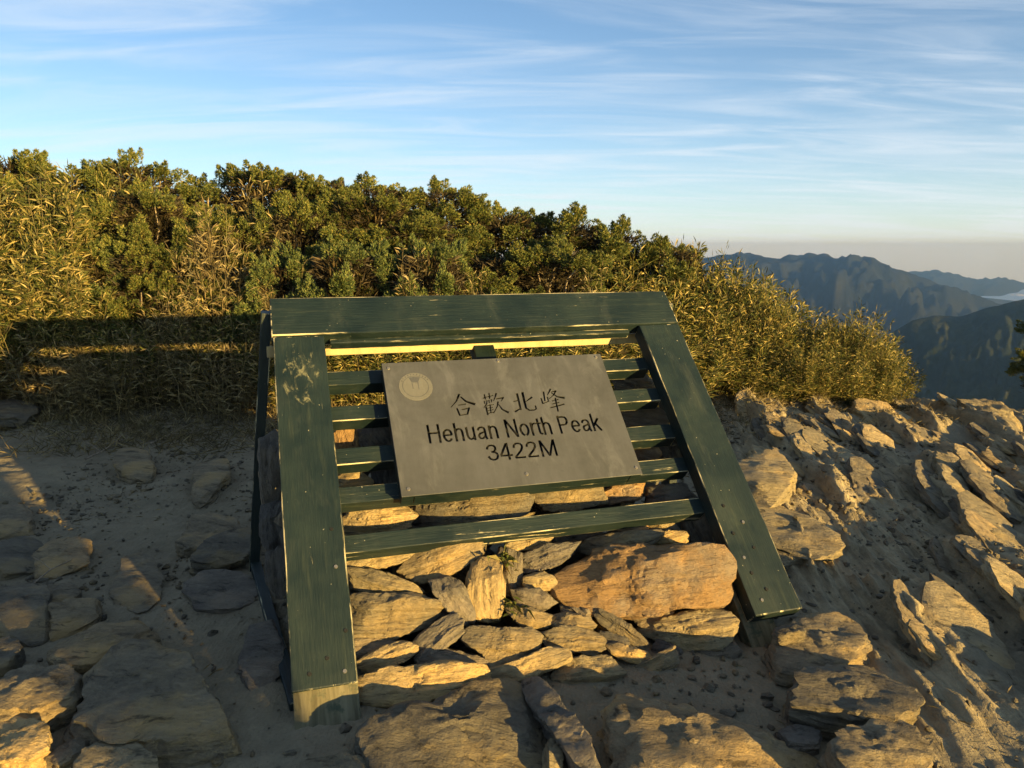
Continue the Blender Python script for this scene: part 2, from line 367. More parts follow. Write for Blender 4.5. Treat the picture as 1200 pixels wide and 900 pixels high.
# ------------------------------------------------------------------ far country: valley and mountain ranges
def px_az(x): return (x - 600) / FPX
def ridge(name, R, sil, mat, slope_f, slope_b, spur, az0, az1, na, nr, rin, rout, seed):
    xs = np.array([px_az(p[0]) for p in sil]); 
    el = np.array([(at_y(p[0], p[1], 1000.)[2] - CAMZ) / 1000. for p in sil])      # height per metre of depth
    ta = np.linspace(az0, az1, na); tr = np.concatenate([np.linspace(rin, R, nr), np.linspace(R, rout, nr // 2 + 1)[1:]])
    A, Rr = np.meshgrid(ta, tr)
    crest = np.interp(A, xs, el) * R
    P = np.stack([A * R / 1000., Rr / 1000., 0 * A], -1)
    jit = spur * (fbm(P * np.array([1.5, .9, 1]) * (9000. / R) ** .6, 4, seed) + .5 - 1.1 * np.abs(fbm(P * np.array([2.6, 1.8, 1]) * (9000. / R) ** .8, 4, seed + 9, .55)))
    dist = np.abs(Rr - R)
    w = 1 - np.exp(-dist / (.16 * R))
    z = crest + np.where(Rr < R, -slope_f, -slope_b) * dist + jit * w * 1.6 + .018 * R * .12 * fbm(P * 9, 4, seed + 4) 
    z = np.maximum(z, -1500)
    V = np.stack([A * Rr, Rr, z + CAMZ], -1).reshape(-1, 3)
    n1, n2 = len(ta), len(tr); ii = np.arange(n1 * n2).reshape(n2, n1)
    q = np.stack([ii[:-1, :-1], ii[:-1, 1:], ii[1:, 1:], ii[1:, :-1]], -1).reshape(-1, 4)
    return tag(link(name, mesh_np(name, V, q, True, (mat,))), kind='structure')
ridge('mountain_range', 9000, [(300, 330), (600, 322), (780, 312), (835, 300), (860, 297), (880, 299), (905, 303), (925, 299), (945, 296.5), (960, 298), (975, 302), (990, 302), (1003, 305), (1018, 305), (1045, 316), (1075, 324), (1110, 337), (1150, 350), (1190, 363), (1260, 392), (1400, 420)],
      M_FAR, .42, .5, 420, -.5, 1.0, 420, 120, 5200, 11000, 100)
ridge('distant_mountain_range', 17000, [(600, 330), (900, 330), (1030, 328), (1055, 320), (1075, 317), (1095, 317.5), (1115, 322), (1135, 327), (1155, 326), (1165, 324.5), (1185, 329), (1210, 333), (1300, 332), (1500, 336)],
      M_FAR, .35, .5, 380, .2, 1.1, 260, 60, 12500, 19500, 140)
ridge('forested_ridge', 3600, [(700, 470), (900, 440), (1000, 412), (1045, 390), (1070, 377), (1095, 370), (1125, 369), (1150, 363), (1170, 358), (1200, 350), (1260, 338), (1400, 345)],
      M_FOREST, .55, .6, 150, .1, 1.0, 420, 160, 1200, 5200, 180)
def valley():
    ta = np.linspace(-math.pi, math.pi, 73); tr = np.array([55, 90, 160, 300, 600, 1100, 1900, 3000, 5000, 8000, 13000, 20000, 30000.])
    A, Rr = np.meshgrid(ta, tr)
    z = np.maximum(-42 - .72 * (Rr - 55), -1350.) + 30 * fbm(np.stack([np.cos(A) * Rr, np.sin(A) * Rr, 0 * A], -1) / 900., 3, 9) * sstep(200, 2000, Rr)
    V = np.stack([np.cos(A) * Rr, np.sin(A) * Rr, z], -1).reshape(-1, 3); n1, n2 = len(ta), len(tr); ii = np.arange(n1 * n2).reshape(n2, n1)
    q = np.stack([ii[:-1, :-1], ii[:-1, 1:], ii[1:, 1:], ii[1:, :-1]], -1).reshape(-1, 4)
    tag(link('valley_terrain', mesh_np('valley_terrain', V, q, True, (M_FOREST,))), kind='structure')
valley()
def fog_bank():
    c = at_y(1232, 348, 13000.); n = 60; X, Y = np.meshgrid(np.linspace(-1, 1, n), np.linspace(-1, 1, n)); r = np.sqrt(X * X + Y * Y)
    z = (1 - sstep(.55, 1.0, r)) * (70 + 60 * fbm(np.stack([X * 5, Y * 5, 0 * X], -1), 4, 3))
    V = np.stack([c[0] + X * 850, c[1] + Y * 900, c[2] + z - 40], -1).reshape(-1, 3); ii = np.arange(n * n).reshape(n, n)
    q = np.stack([ii[:-1, :-1], ii[:-1, 1:], ii[1:, 1:], ii[1:, :-1]], -1).reshape(-1, 4)
    tag(link('fog_bank', mesh_np('fog_bank', V, q, True, (NT('valley_fog').fin((.82, .82, .82), 1., 0, None, 0.),))), kind='stuff')
fog_bank()
def haze():
    bm = bmesh.new(); bmesh.ops.create_cube(bm, size=1.0)
    for v in bm.verts: v.co = (v.co.x * 62000, v.co.y * 62000, -1700 + (v.co.z + .5) * 1850)
    me = bpy.data.meshes.new('haze'); bm.to_mesh(me); bm.free()
    m = bpy.data.materials.new('haze_air'); m.use_nodes = True; m.node_tree.nodes.clear()
    o = m.node_tree.nodes.new('ShaderNodeOutputMaterial'); v = m.node_tree.nodes.new('ShaderNodeVolumePrincipled')
    v.inputs['Color'].default_value = (.36, .64, 1.0, 1); v.inputs['Density'].default_value = 5.4e-5; v.inputs['Anisotropy'].default_value = 0.7; v.inputs['Absorption Color'].default_value = (.6, .6, .6, 1)
    m.node_tree.links.new(v.outputs[0], o.inputs['Volume']); me.materials.append(m)
    tag(link('haze', me), kind='stuff')
haze()

# ------------------------------------------------------------------ sign stand
PS = math.atan2(.296, .955); TH = rad(44.05)
U = np.array([math.cos(PS), math.sin(PS), 0]); HB = np.array([-math.sin(PS), math.cos(PS), 0])
D = HB * math.cos(TH) + np.array([0, 0, math.sin(TH)]); N = np.cross(U, D); O = np.array([-.665, 2.12, 0.0])
FRAME = Matrix(((U[0], D[0], N[0], O[0]), (U[1], D[1], N[1], O[1]), (U[2], D[2], N[2], O[2]), (0, 0, 0, 1)))     # local x along the slats, y up the slope, z out of the face
def box_me(name, a0, a1, b0, b1, c0, c1, mats, bev=.004, segs=2, edge_mat=True, wob=0.0, seed=0, cuts=0):
    bm = bmesh.new(); bmesh.ops.create_cube(bm, size=1.0)
    for v in bm.verts: v.co = (a0 + (v.co.x + .5) * (a1 - a0), b0 + (v.co.y + .5) * (b1 - b0), c0 + (v.co.z + .5) * (c1 - c0))
    if cuts:
        ax = 0 if (a1 - a0) > (b1 - b0) else 1
        es = [e for e in bm.edges if abs((e.verts[0].co - e.verts[1].co)[ax]) > 1e-4]
        bmesh.ops.subdivide_edges(bm, edges=es, cuts=cuts, use_grid_fill=True)
    es = [e for e in bm.edges if len(e.link_faces) == 2 and e.calc_face_angle(0) > .5]
    r = bmesh.ops.bevel(bm, geom=es, offset=bev, segments=segs, affect='EDGES', profile=.6)
    if edge_mat:
        for f in r['faces']: f.material_index = 1
    if wob:
        rr = random.Random(seed)
        for v in bm.verts:
            nv = vnoise(np.array([v.co[:]]) * 9.0, seed)[0]; nv2 = vnoise(np.array([v.co[:]]) * 9.0, seed + 5)[0]
            v.co.z += wob * nv; v.co.x += wob * .6 * nv2
    me = bpy.data.meshes.new(name); bm.to_mesh(me); bm.free()
    for m in mats: me.materials.append(m)
    return me
stand = empty('sign_stand', tuple(O)); stand.matrix_world = FRAME
tag(stand, 'weathered dark green wooden easel stand holding a grey metal summit plaque', 'sign')
leg_l = link('leg', box_me('leg', 0, .21, .158, 1.622, -.075, 0, (M_SCUFF, M_EDGE_Y), .005, 2, True, .0025, 1, 24), stand)
leg_l['label'] = 'leg with a muddy scuffed patch and bare wooden foot'
leg_r = link('leg', box_me('leg', 1.708, 1.92, .163, 1.622, -.075, 0, (M_PAINT_Y, M_EDGE_Y), .005, 2, True, .0025, 2, 24), stand)
link('foot_block', box_me('foot_block', .004, .207, -.03, .170, -.078, -.006, (M_BARE, M_BARE), .004, 2, False, .004, 3, 8), leg_l)
link('foot_block', box_me('foot_block', 1.69, 1.83, -.10, .30, -.145, -.078, (M_BARE, M_BARE), .004, 2, False, .004, 4, 8), leg_r)
for leg, pts in ((leg_l, [(.171, .563), (.184, .332), (.117, .249), (.169, .199), (.058, .207), (.168, .709)]), (leg_r, [(1.819, .547), (1.755, .504), (1.82, .433), (1.758, .397), (1.799, .258), (1.764, .33), (1.76, .219), (1.761, .629)])):
    for k, (a, b) in enumerate(pts):
        bm = bmesh.new(); bmesh.ops.create_cone(bm, cap_ends=True, segments=14, radius1=.0078, radius2=.0062, depth=.005, matrix=Matrix.Translation((a, b, .0012)))
        me = bpy.data.meshes.new('bolt'); bm.to_mesh(me); bm.free(); me.materials.append(M_DARK if k % 3 else M_STEEL); link('bolt', me, leg)
beam = link('top_beam', box_me('top_beam', -.006, 1.922, 1.628, 1.84, -.072, .003, (M_PAINT_X, M_EDGE_X), .005, 2, True, .0025, 5, 30), stand)
link('batten', box_me('batten',   .235, 1.66, 1.600, 1.626, -.072, -.030, (M_PAINT_X, M_EDGE_X), .006, 2, True, .002, 6, 30), beam)
for k, (b0, b1) in enumerate([(1.406, 1.478), (1.224, 1.296), (1.016, 1.092), (.843, .915), (.640, .712)]):
    link('slat', box_me('slat', .205, 1.713, b0, b1, -.145, -.072, (M_SLAT, M_EDGE_X), .0035, 2, True, .002, 10 + k, 30), stand)
link('stringer', box_me('stringer', .905, 1.005, 1.10, 1.70, -.225, -.148, (M_PAINT_Y, M_EDGE_Y), .004, 2, True, .002, 17, 16), stand)
def bar_between(name, p0, p1, w, t, side, mats, parent, seed=0):
    p0, p1 = np.array(p0, float), np.array(p1, float); L = np.linalg.norm(p1 - p0); ez = unit(p1 - p0); ex = unit(side - ez * (side @ ez)); ey = np.cross(ez, ex)
    me = box_me(name, -w / 2, w / 2, 0, L, -t / 2, t / 2, mats, .004, 2, True, .002, seed, 10)
    Mx = Matrix(((ex[0], ez[0], -ey[0], p0[0]), (ex[1], ez[1], -ey[1], p0[1]), (ex[2], ez[2], -ey[2], p0[2]), (0, 0, 0, 1)))
    o = link(name, me, parent); o.matrix_local = FRAME.inverted() @ Mx
    return o
def wpt(a, h, z): return O + U * a + HB * h + np.array([0, 0, z])
MP = (M_PAINT_Y, M_EDGE_Y)
bar_between('back_post', wpt(-.15, 1.40, -.06), wpt(-.022, 1.34, 1.22), .10, .045, HB, MP, stand, 21)
bar_between('back_post', wpt(2.05, 1.40, -.06), wpt(1.935, 1.34, 1.22), .10, .045, HB, MP, stand, 22)
bar_between('base_rail', wpt(.012, .16, .012), wpt(-.135, 1.37, .03), .07, .045, np.array([0, 0, 1.]), MP, stand, 23)
bar_between('base_rail', wpt(1.955, .30, .04), wpt(2.06, 1.37, .06), .09, .045, np.array([0, 0, 1.]), MP, stand, 24)
bar_between('back_rail', wpt(-.03, 1.31, 1.047), wpt(1.95, 1.31, 1.047), .050, .04, np.array([0, 0, 1.]), (M_YELLOW, M_YELLOW), stand, 25)

# plaque: a plate with cut-through lettering on a wooden backing frame
plq = link('plaque', None, stand) if False else empty('plaque'); plq.parent = stand
plq['label'] = 'grey metal plaque with cut-out Chinese and English lettering'
PA0, PA1, PB0, PB1, PC = .437, 1.451, .812, 1.457, .0
STROKES = [([(.744,1.273),(.727,1.24),(.698,1.209)],.0068,.0023),([(.748,1.259),(.767,1.234),(.801,1.218)],.0041,.0091),([(.732,1.218),(.763,1.221)],.0041,.0045),([(.722,1.202),(.728,1.166)],.005,.0054),([(.742,1.194),(.775,1.2)],.0041,.0054),([(.774,1.201),(.762,1.169)],.0059,.0045),([(.728,1.166),(.762,1.17)],.0041,.0041),([(.844,1.246),(.859,1.251)],.0041,.0041),([(.866,1.252),(.89,1.257)],.0041,.0041),([(.853,1.265),(.853,1.239)],.0041,.0036),([(.875,1.27),(.873,1.241)],.0041,.0036),([(.846,1.23),(.846,1.217)],.0032,.0032),([(.846,1.23),(.859,1.232)],.0032,.0032),([(.859,1.232),(.855,1.219)],.0032,.0032),([(.867,1.234),(.867,1.219)],.0032,.0032),([(.867,1.234),(.881,1.236)],.0032,.0032),([(.881,1.236),(.876,1.222)],.0032,.0032),([(.855,1.217),(.837,1.195)],.0045,.0023),([(.848,1.201),(.848,1.16)],.005,.005),([(.852,1.206),(.883,1.21)],.0036,.0036),([(.852,1.193),(.877,1.196)],.0032,.0032),([(.852,1.181),(.876,1.184)],.0032,.0032),([(.85,1.167),(.878,1.171)],.0036,.0036),([(.868,1.211),(.864,1.17)],.0036,.0036),([(.907,1.267),(.899,1.249),(.887,1.228)],.0054,.0023),([(.901,1.238),(.934,1.243)],.0041,.0054),([(.934,1.243),(.919,1.223)],.005,.0018),([(.906,1.223),(.898,1.2),(.875,1.166)],.005,.0023),([(.905,1.209),(.916,1.182),(.939,1.165)],.0027,.0077),([(.999,1.259),(.997,1.175)],.0073,.0059),([(.975,1.219),(.994,1.223)],.0041,.0045),([(.971,1.167),(1.,1.183)],.0073,.0036),([(1.025,1.264),(1.023,1.216),(1.023,1.18),(1.034,1.17),(1.056,1.169),(1.067,1.173),(1.067,1.19)],.0077,.0045),([(1.061,1.235),(1.029,1.215)],.0068,.0027),([(1.122,1.261),(1.116,1.212)],.0054,.0045),([(1.102,1.228),(1.103,1.199)],.0045,.005),([(1.103,1.199),(1.13,1.208)],.0041,.0036),([(1.132,1.232),(1.132,1.208)],.0045,.0045),([(1.157,1.273),(1.146,1.256),(1.134,1.241)],.0054,.0023),([(1.156,1.257),(1.18,1.262)],.0036,.005),([(1.18,1.262),(1.162,1.239),(1.137,1.221)],.005,.0023),([(1.156,1.252),(1.177,1.231),(1.208,1.222)],.0032,.0086),([(1.149,1.21),(1.179,1.216)],.0041,.0041),([(1.146,1.194),(1.178,1.2)],.0041,.0041),([(1.133,1.175),(1.199,1.189)],.0045,.0054),([(1.167,1.224),(1.162,1.154)],.005,.005)]
def stroke_solids(strokes, wf):
    bm = bmesh.new()
    for pl, w0, w1 in strokes:
        p = [np.array(q) for q in pl]; n = len(p); Ls, Rs = [], []
        for i in range(n):
            tdir = unit(p[min(i + 1, n - 1)] - p[max(i - 1, 0)]); nn = np.array([-tdir[1], tdir[0]]); w = (w0 + (w1 - w0) * i / (n - 1)) * wf
            e = -tdir * w * .5 if i == 0 else (tdir * w * .5 if i == n - 1 else 0)
            Ls.append(p[i] + nn * w + e); Rs.append(p[i] - nn * w + e)
        ring = Ls + Rs[::-1]
        bot = [bm.verts.new((q[0], q[1], -.03)) for q in ring]; top = [bm.verts.new((q[0], q[1], .03)) for q in ring]
        m = len(ring)
        for i in range(n - 1):      # caps in quads so that bent strokes stay valid
            bm.faces.new((bot[i], bot[i + 1], bot[m - 2 - i], bot[m - 1 - i])); bm.faces.new((top[m - 1 - i], top[m - 2 - i], top[i + 1], top[i]))
        for i in range(m): bm.faces.new((bot[i], top[i], top[(i + 1) % m], bot[(i + 1) % m]))
    bmesh.ops.recalc_face_normals(bm, faces=bm.faces)
    me = bpy.data.meshes.new('strokes'); bm.to_mesh(me); bm.free(); return me
def arc(cx, cy, rx, ry, a0, a1, n=14): return [(cx + rx * math.cos(rad(a0 + (a1 - a0) * i / n)), cy + ry * math.sin(rad(a0 + (a1 - a0) * i / n))) for i in range(n + 1)]
ARCH = [(.15, .44), (.17, .54), (.23, .62), (.32, .665), (.41, .67), (.51, .64), (.58, .57), (.61, .46), (.61, 0)]
GLYPH = {'H': (1.01, [[(.17, 0), (.17, 1)], [(.84, 0), (.84, 1)], [(.24, .53), (.84, .53)]]),
 'e': (.777, [[(.16, .37), (.64, .37)], arc(.39, .35, .265, .315, 6, 318, 20)]), 'h': (.777, [[(.15, 0), (.15, 1)], ARCH]), 'n': (.777, [[(.15, 0), (.15, .72)], ARCH]),
 'u': (.777, [[(x, .72 - y) for x, y in [(.61, .72), (.61, 0)]], [(.15, .72), (.15, .26), (.18, .15), (.25, .08), (.35, .05), (.45, .07), (.54, .13), (.60, .22)]]),
 'a': (.777, [[(.14, .52), (.19, .61), (.29, .665), (.41, .67), (.53, .63), (.585, .54), (.59, .40), (.59, .14), (.64, 0)], [(.57, .41), (.42, .37), (.24, .33), (.15, .25), (.145, .14), (.21, .06), (.32, .045), (.44, .08), (.53, .15)]]),
 'N': (1.01, [[(.17, 0), (.17, 1)], [(.19, .97), (.82, .03)], [(.84, 0), (.84, 1)]]), 'o': (.777, [arc(.39, .355, .265, .315, 100, 255, 12), arc(.39, .355, .265, .315, -75, 80, 12)]),
 'r': (.465, [[(.15, 0), (.15, .72)], [(.17, .45), (.21, .58), (.29, .66), (.40, .67)]]), 't': (.388, [[(.2, .93), (.2, .18), (.225, .09), (.29, .055), (.37, .06)], [(.03, .67), (.37, .67)]]),
 'P': (.93, [[(.17, 0), (.17, 1)], [(.24, .945), (.50, .945), (.64, .92), (.74, .84), (.765, .73), (.74, .60), (.65, .51), (.50, .48), (.26, .48)]]),
 'k': (.698, [[(.13, 0), (.13, 1)], [(.58, .70), (.16, .29)], [(.30, .43), (.62, 0)]]), ' ': (.388, []),
 '3': (.777, [[(.11, .73), (.16, .86), (.27, .94), (.39, .945), (.52, .90), (.59, .79), (.575, .65), (.48, .56), (.34, .535)], [(.38, .53), (.53, .49), (.63, .39), (.645, .26), (.58, .12), (.45, .055), (.32, .055), (.18, .12), (.10, .26)]]),
 '4': (.777, [[(.51, 0), (.51, 1)], [(.47, .96), (.07, .30)], [(.05, .25), (.70, .25)]]),
 '2': (.777, [[(.12, .70), (.16, .84), (.27, .935), (.39, .945), (.53, .90), (.61, .79), (.60, .65), (.50, .48), (.30, .29), (.16, .15), (.11, .07)], [(.12, .06), (.66, .06)]]),
 'M': (1.163, [[(.17, 0), (.17, 1)], [(.19, .97), (.57, .04)], [(.59, .04), (.97, .97)], [(.99, 1), (.99, 0)]])}
def line_strokes(txt, a0, a1, b0, h, w):
    tot = sum(GLYPH[c][0] for c in txt); sx = (a1 - a0) / tot; x = a0; out = []
    for c in txt:
        for st in GLYPH[c][1]: out.append(([(x + px * sx, b0 + py * h) for px, py in st], w, w))
        x += GLYPH[c][0] * sx
    return out
def cut(base_me, cutters):
    base = link('plate', base_me)
    for cm in cutters:
        co = link('cutter', cm); md = base.modifiers.new('cut', 'BOOLEAN'); md.object = co; md.operation = 'DIFFERENCE'; md.solver = 'EXACT'; md.use_self = True
        bpy.context.view_layer.update()
        me2 = bpy.data.meshes.new_from_object(base.evaluated_get(bpy.context.evaluated_depsgraph_get()))
        base.modifiers.clear(); base.data = me2; bpy.data.objects.remove(co)
    return base
pb = box_me('plate', PA0, PA1, PB0, PB1, -.005, 0, (M_PLATE,), .0012, 1, False)
plate = cut(pb, [stroke_solids(line_strokes('Hehuan North Peak', .574, 1.338, 1.042, .087, .0100), .5), stroke_solids(line_strokes('3422M', .803, 1.113, .937, .077, .0098), .5), stroke_solids(STROKES, .75)])
plate.parent = plq
for f in plate.data.polygons: f.use_smooth = False
print('plate polys', len(plate.data.polygons))
for nm, (a0, a1, b0, b1) in (('backing_batten', (PA0 + .002, PA0 + .05, PB0 + .002, PB1 - .002)), ('backing_batten', (PA1 - .05, PA1 - .002, PB0 + .002, PB1 - .002)), ('backing_batten', (PA0 + .052, PA1 - .052, PB0 + .002, PB0 + .05)), ('backing_batten', (PA0 + .052, PA1 - .052, PB1 - .05, PB1 - .002))):
    link(nm, box_me(nm, a0, a1, b0, b1, -.0715, -.0055, (M_SLAT, M_SLAT), .002, 1, False), plq)
link('letter_shade_panel', box_me('letter_shade_panel', PA0 + .053, PA1 - .053, PB0 + .053, PB1 - .053, -.045, -.030, (M_DARK, M_DARK), .001, 1, False), plq)  # added dark sheet standing in for the shade behind the cut letters
for a, b in ((.462, 1.428), (.951, 1.442), (1.423, 1.438), (.467, .843), (.950, .862), (1.431, .846)):
    bm = bmesh.new(); bmesh.ops.create_cone(bm, cap_ends=True, segments=14, radius1=.0085, radius2=.006, depth=.004, matrix=Matrix.Translation((a, b, .0018)))
    bmesh.ops.create_cube(bm, size=1.0, matrix=Matrix.Translation((a, b, .0042)) @ Matrix.Rotation(a * 9, 4, 'Z') @ Matrix.Diagonal((.009, .0016, .0012, 1)))
    me = bpy.data.meshes.new('screw'); bm.to_mesh(me); bm.free(); me.materials.append(M_STEEL); link('screw', me, plq)
def emblem():
    cx, cy, r = .565, 1.325, .072
    bm = bmesh.new()
    bmesh.ops.create_cone(bm, cap_ends=True, segments=64, radius1=r, radius2=r * .985, depth=.0016, matrix=Matrix.Translation((cx, cy, .0008)))
    me = bpy.data.meshes.new('emblem'); bm.to_mesh(me); bm.free(); me.materials.append(M_EMBLEM); e = link('emblem', me, plq)
    def add(V, F):
        pass
    bm = bmesh.new()
    def poly(pts, z=.00205, t=.0006):
        vs = [bm.verts.new((x, y, z)) for x, y in pts]; lo = [bm.verts.new((x, y, z - t)) for x, y in pts]; bm.faces.new(vs); n = len(pts)
        for i in range(n): bm.faces.new((lo[i], lo[(i + 1) % n], vs[(i + 1) % n], vs[i]))
    for k in range(48):
        a, b = 2 * math.pi * k / 48, 2 * math.pi * (k + 1) / 48; q = .745 * r; w = .0022
        poly([(cx + q * math.cos(a), cy + q * math.sin(a)), (cx + (q + w) * math.cos(a), cy + (q + w) * math.sin(a)), (cx + (q + w) * math.cos(b), cy + (q + w) * math.sin(b)), (cx + q * math.cos(b), cy + q * math.sin(b))])
    poly([(.541, 1.372), (.552, 1.346), (.578, 1.345), (.590, 1.371), (.566, 1.376)][::-1])
    poly([(.5505, 1.345), (.5535, 1.345), (.5545, 1.312), (.5525, 1.312)][::-1]); poly([(.5755, 1.345), (.579, 1.345), (.5785, 1.306), (.5765, 1.306)][::-1])
    for k in range(11):
        a = rad(150 - k * 12); q = .875 * r; x, y = cx + q * math.cos(a), cy + q * math.sin(a); tx, ty = -math.sin(a), math.cos(a)
        for s, ww, hh in ((0, .0030, .0008), (-.0022, .0016, .0008), (.0022, .0024, .0008)):
            X, Y = x + math.cos(a) * s, y + math.sin(a) * s
            poly([(X - tx * ww - math.cos(a) * hh, Y - ty * ww - math.sin(a) * hh), (X + tx * ww - math.cos(a) * hh, Y + ty * ww - math.sin(a) * hh), (X + tx * ww + math.cos(a) * hh, Y + ty * ww + math.sin(a) * hh), (X - tx * ww + math.cos(a) * hh, Y - ty * ww + math.sin(a) * hh)])
    bmesh.ops.recalc_face_normals(bm, faces=bm.faces)
    me = bpy.data.meshes.new('emblem_mark'); bm.to_mesh(me); bm.free(); me.materials.append(M_PLATE); link('emblem_mark', me, plq)
emblem()

# ------------------------------------------------------------------ stones
_ico = {}
def ico(s):
    if s not in _ico:
        bm = bmesh.new(); bmesh.ops.create_icosphere(bm, subdivisions=s, radius=1.0); bm.verts.ensure_lookup_table()
        _ico[s] = (np.array([v.co[:] for v in bm.verts]), np.array([[v.index for v in f.verts] for f in bm.faces])); bm.free()
    return _ico[s]
def stone_mesh(poly2, thick, seed, sub=4, planes=(), rough=.024, bed=None, strata=.065, facets=5, ftilt=.55, steps=1.0, sides=5):
    """an angular stone: star-shaped outline poly2 in its x-y plane cut by facets, thick along z, split in beds across `bed`"""
    rg = np.random.default_rng(seed); V, Fc = ico(sub)
    poly2 = np.asarray(poly2, float); Q = np.roll(poly2, -1, 0); size = np.sqrt(np.abs(np.sum(poly2[:, 0] * Q[:, 1] - Q[:, 0] * poly2[:, 1])) / 2)
    ths = np.linspace(-math.pi, math.pi, 541); dx, dy = np.cos(ths), np.sin(ths); rr = np.zeros(541)
    for a, b in zip(poly2, Q):
        ex, ey = b - a; den = dx * ey - dy * ex; den = np.where(np.abs(den) < 1e-9, 1e-9, den)
        t = (a[0] * ey - a[1] * ex) / den; q = (a[0] * dy - a[1] * dx) / den
        rr = np.where((t > 0) & (q >= -1e-6) & (q <= 1 + 1e-6), np.maximum(rr, t), rr)
    rr = np.where(rr <= 0, np.median(rr[rr > 0]), rr)
    rr = rr * (1 + .05 * vnoise(np.stack([dx * 3.1, dy * 3.1, 0 * dx], -1), seed % 50) + .03 * vnoise(np.stack([dx * 9, dy * 9, 0 * dx], -1), seed % 50 + 1)) * 1.05
    Vs = V * np.array([1, 1, max(.35, min(1., thick / size))]); Vs = Vs / np.linalg.norm(Vs, axis=1, keepdims=True)
    th = np.arctan2(Vs[:, 1], Vs[:, 0]); rho = np.maximum(np.hypot(Vs[:, 0], Vs[:, 1]), 1e-6); R = np.interp(th, ths, rr)
    t = R / rho
    ext = np.concatenate([np.stack([dx * rr, dy * rr, 0 * dx + z], -1)[::6] for z in (-thick / 2, thick / 2)])
    pl = [(np.array([0, 0, 1.]), .97), (np.array([0, 0, -1.]), .97)] + [(unit(n_), f_) for n_, f_ in planes]
    for _ in range(facets):
        a = rg.uniform(0, 6.283); k = rg.uniform(.15, ftilt); pl.append((unit((math.cos(a) * k, math.sin(a) * k, 1)), rg.uniform(.62, .9)))
    for _ in range(sides):
        a = rg.uniform(0, 6.283); pl.append((unit((math.cos(a), math.sin(a), rg.uniform(-.1, .75))), rg.uniform(.80, .95)))
    for n_, f_ in pl:
        d = f_ * (ext @ n_).max(); c = Vs @ n_; t = np.where(c > 1e-4, np.minimum(t, d / np.maximum(c, 1e-4)), t)
    P = Vs * t[:, None]
    bed = unit(bed if bed is not None else np.array([.05, .1, 1.]))
    lg = unit(np.array([1., .0, 0]) - bed * bed[0]) if abs(bed[0]) < .9 else unit(np.array([0, 1., 0]) - bed * bed[1]); ac = np.cross(bed, lg)
    Q3 = np.stack([P @ lg, P @ ac, P @ bed], -1) / size                 # bedding coordinates
    wob = Q3[:, 2] + .06 * fbm(Q3 * 1.7, 3, seed % 40)
    def beds(fq, sd): q = wob * fq; k = np.floor(q); f = np.clip((q - k) * 4, 0, 1); return vnoise(np.stack([k * 3.17, 0 * k, 0 * k + sd], -1), sd) * (1 - f) + vnoise(np.stack([(k + 1) * 3.17, 0 * k, 0 * k + sd], -1), sd) * f
    out = P / (np.linalg.norm(P, axis=1, keepdims=True) + 1e-9); side = out - np.outer(out @ bed, bed)
    lay = beds(8, seed % 60) + .6 * beds(19, seed % 60 + 2)
    brk = fbm(Q3 * np.array([2.2, 3.5, 1.2]), 3, seed % 30 + 4)          # flakes broken off in steps
    terr = np.floor(brk * 4) / 4 + .35 * np.clip((brk * 4 - np.floor(brk * 4)) * 3, 0, 1) / 4
    fine = fbm(Q3 * np.array([5, 9, 26]), 3, seed % 30 + 9)
    P = P + side * (size * strata * lay)[:, None] + out * (size * (.055 * steps * terr + rough * .6 * fine + rough * .5 * fbm(Q3 * 11, 3, seed % 20)))[:, None]
    Bm = np.stack([lg, ac, bed], 1)
    return P @ Bm, Fc, Bm
def place_stone(name, pts3, en, thick, seed, mat, label, group=None, up_hint=None, sub=4, back=0.0, cat='stone', **kw):
    pts3 = np.asarray(pts3); c = pts3.mean(0); en = unit(en)
    ex = unit(np.cross(up_hint if up_hint is not None else np.array([0, 0, 1.]), en)); ey = np.cross(en, ex)
    B = np.stack([ex, ey, en], 1)
    poly2 = (pts3 - c) @ B[:, :2]
    if 'planes' in kw: kw['planes'] = [(np.asarray(p) @ B, f) for p, f in kw['planes']]
    if kw.get('bed') is not None: kw['bed'] = np.asarray(kw['bed']) @ B
    P, Fc, Bm = stone_mesh(poly2, thick, seed, sub, **kw)
    me = mesh_np(name, P, Fc, True, (mat,)); me.set_sharp_from_angle(angle=rad(21))
    o = link(name, me); W = B @ Bm
    c = c - en * back
    o.matrix_world = Matrix(((*W[0], c[0]), (*W[1], c[1]), (*W[2], c[2]), (0, 0, 0, 1)))
    return tag(o, label, cat, group)

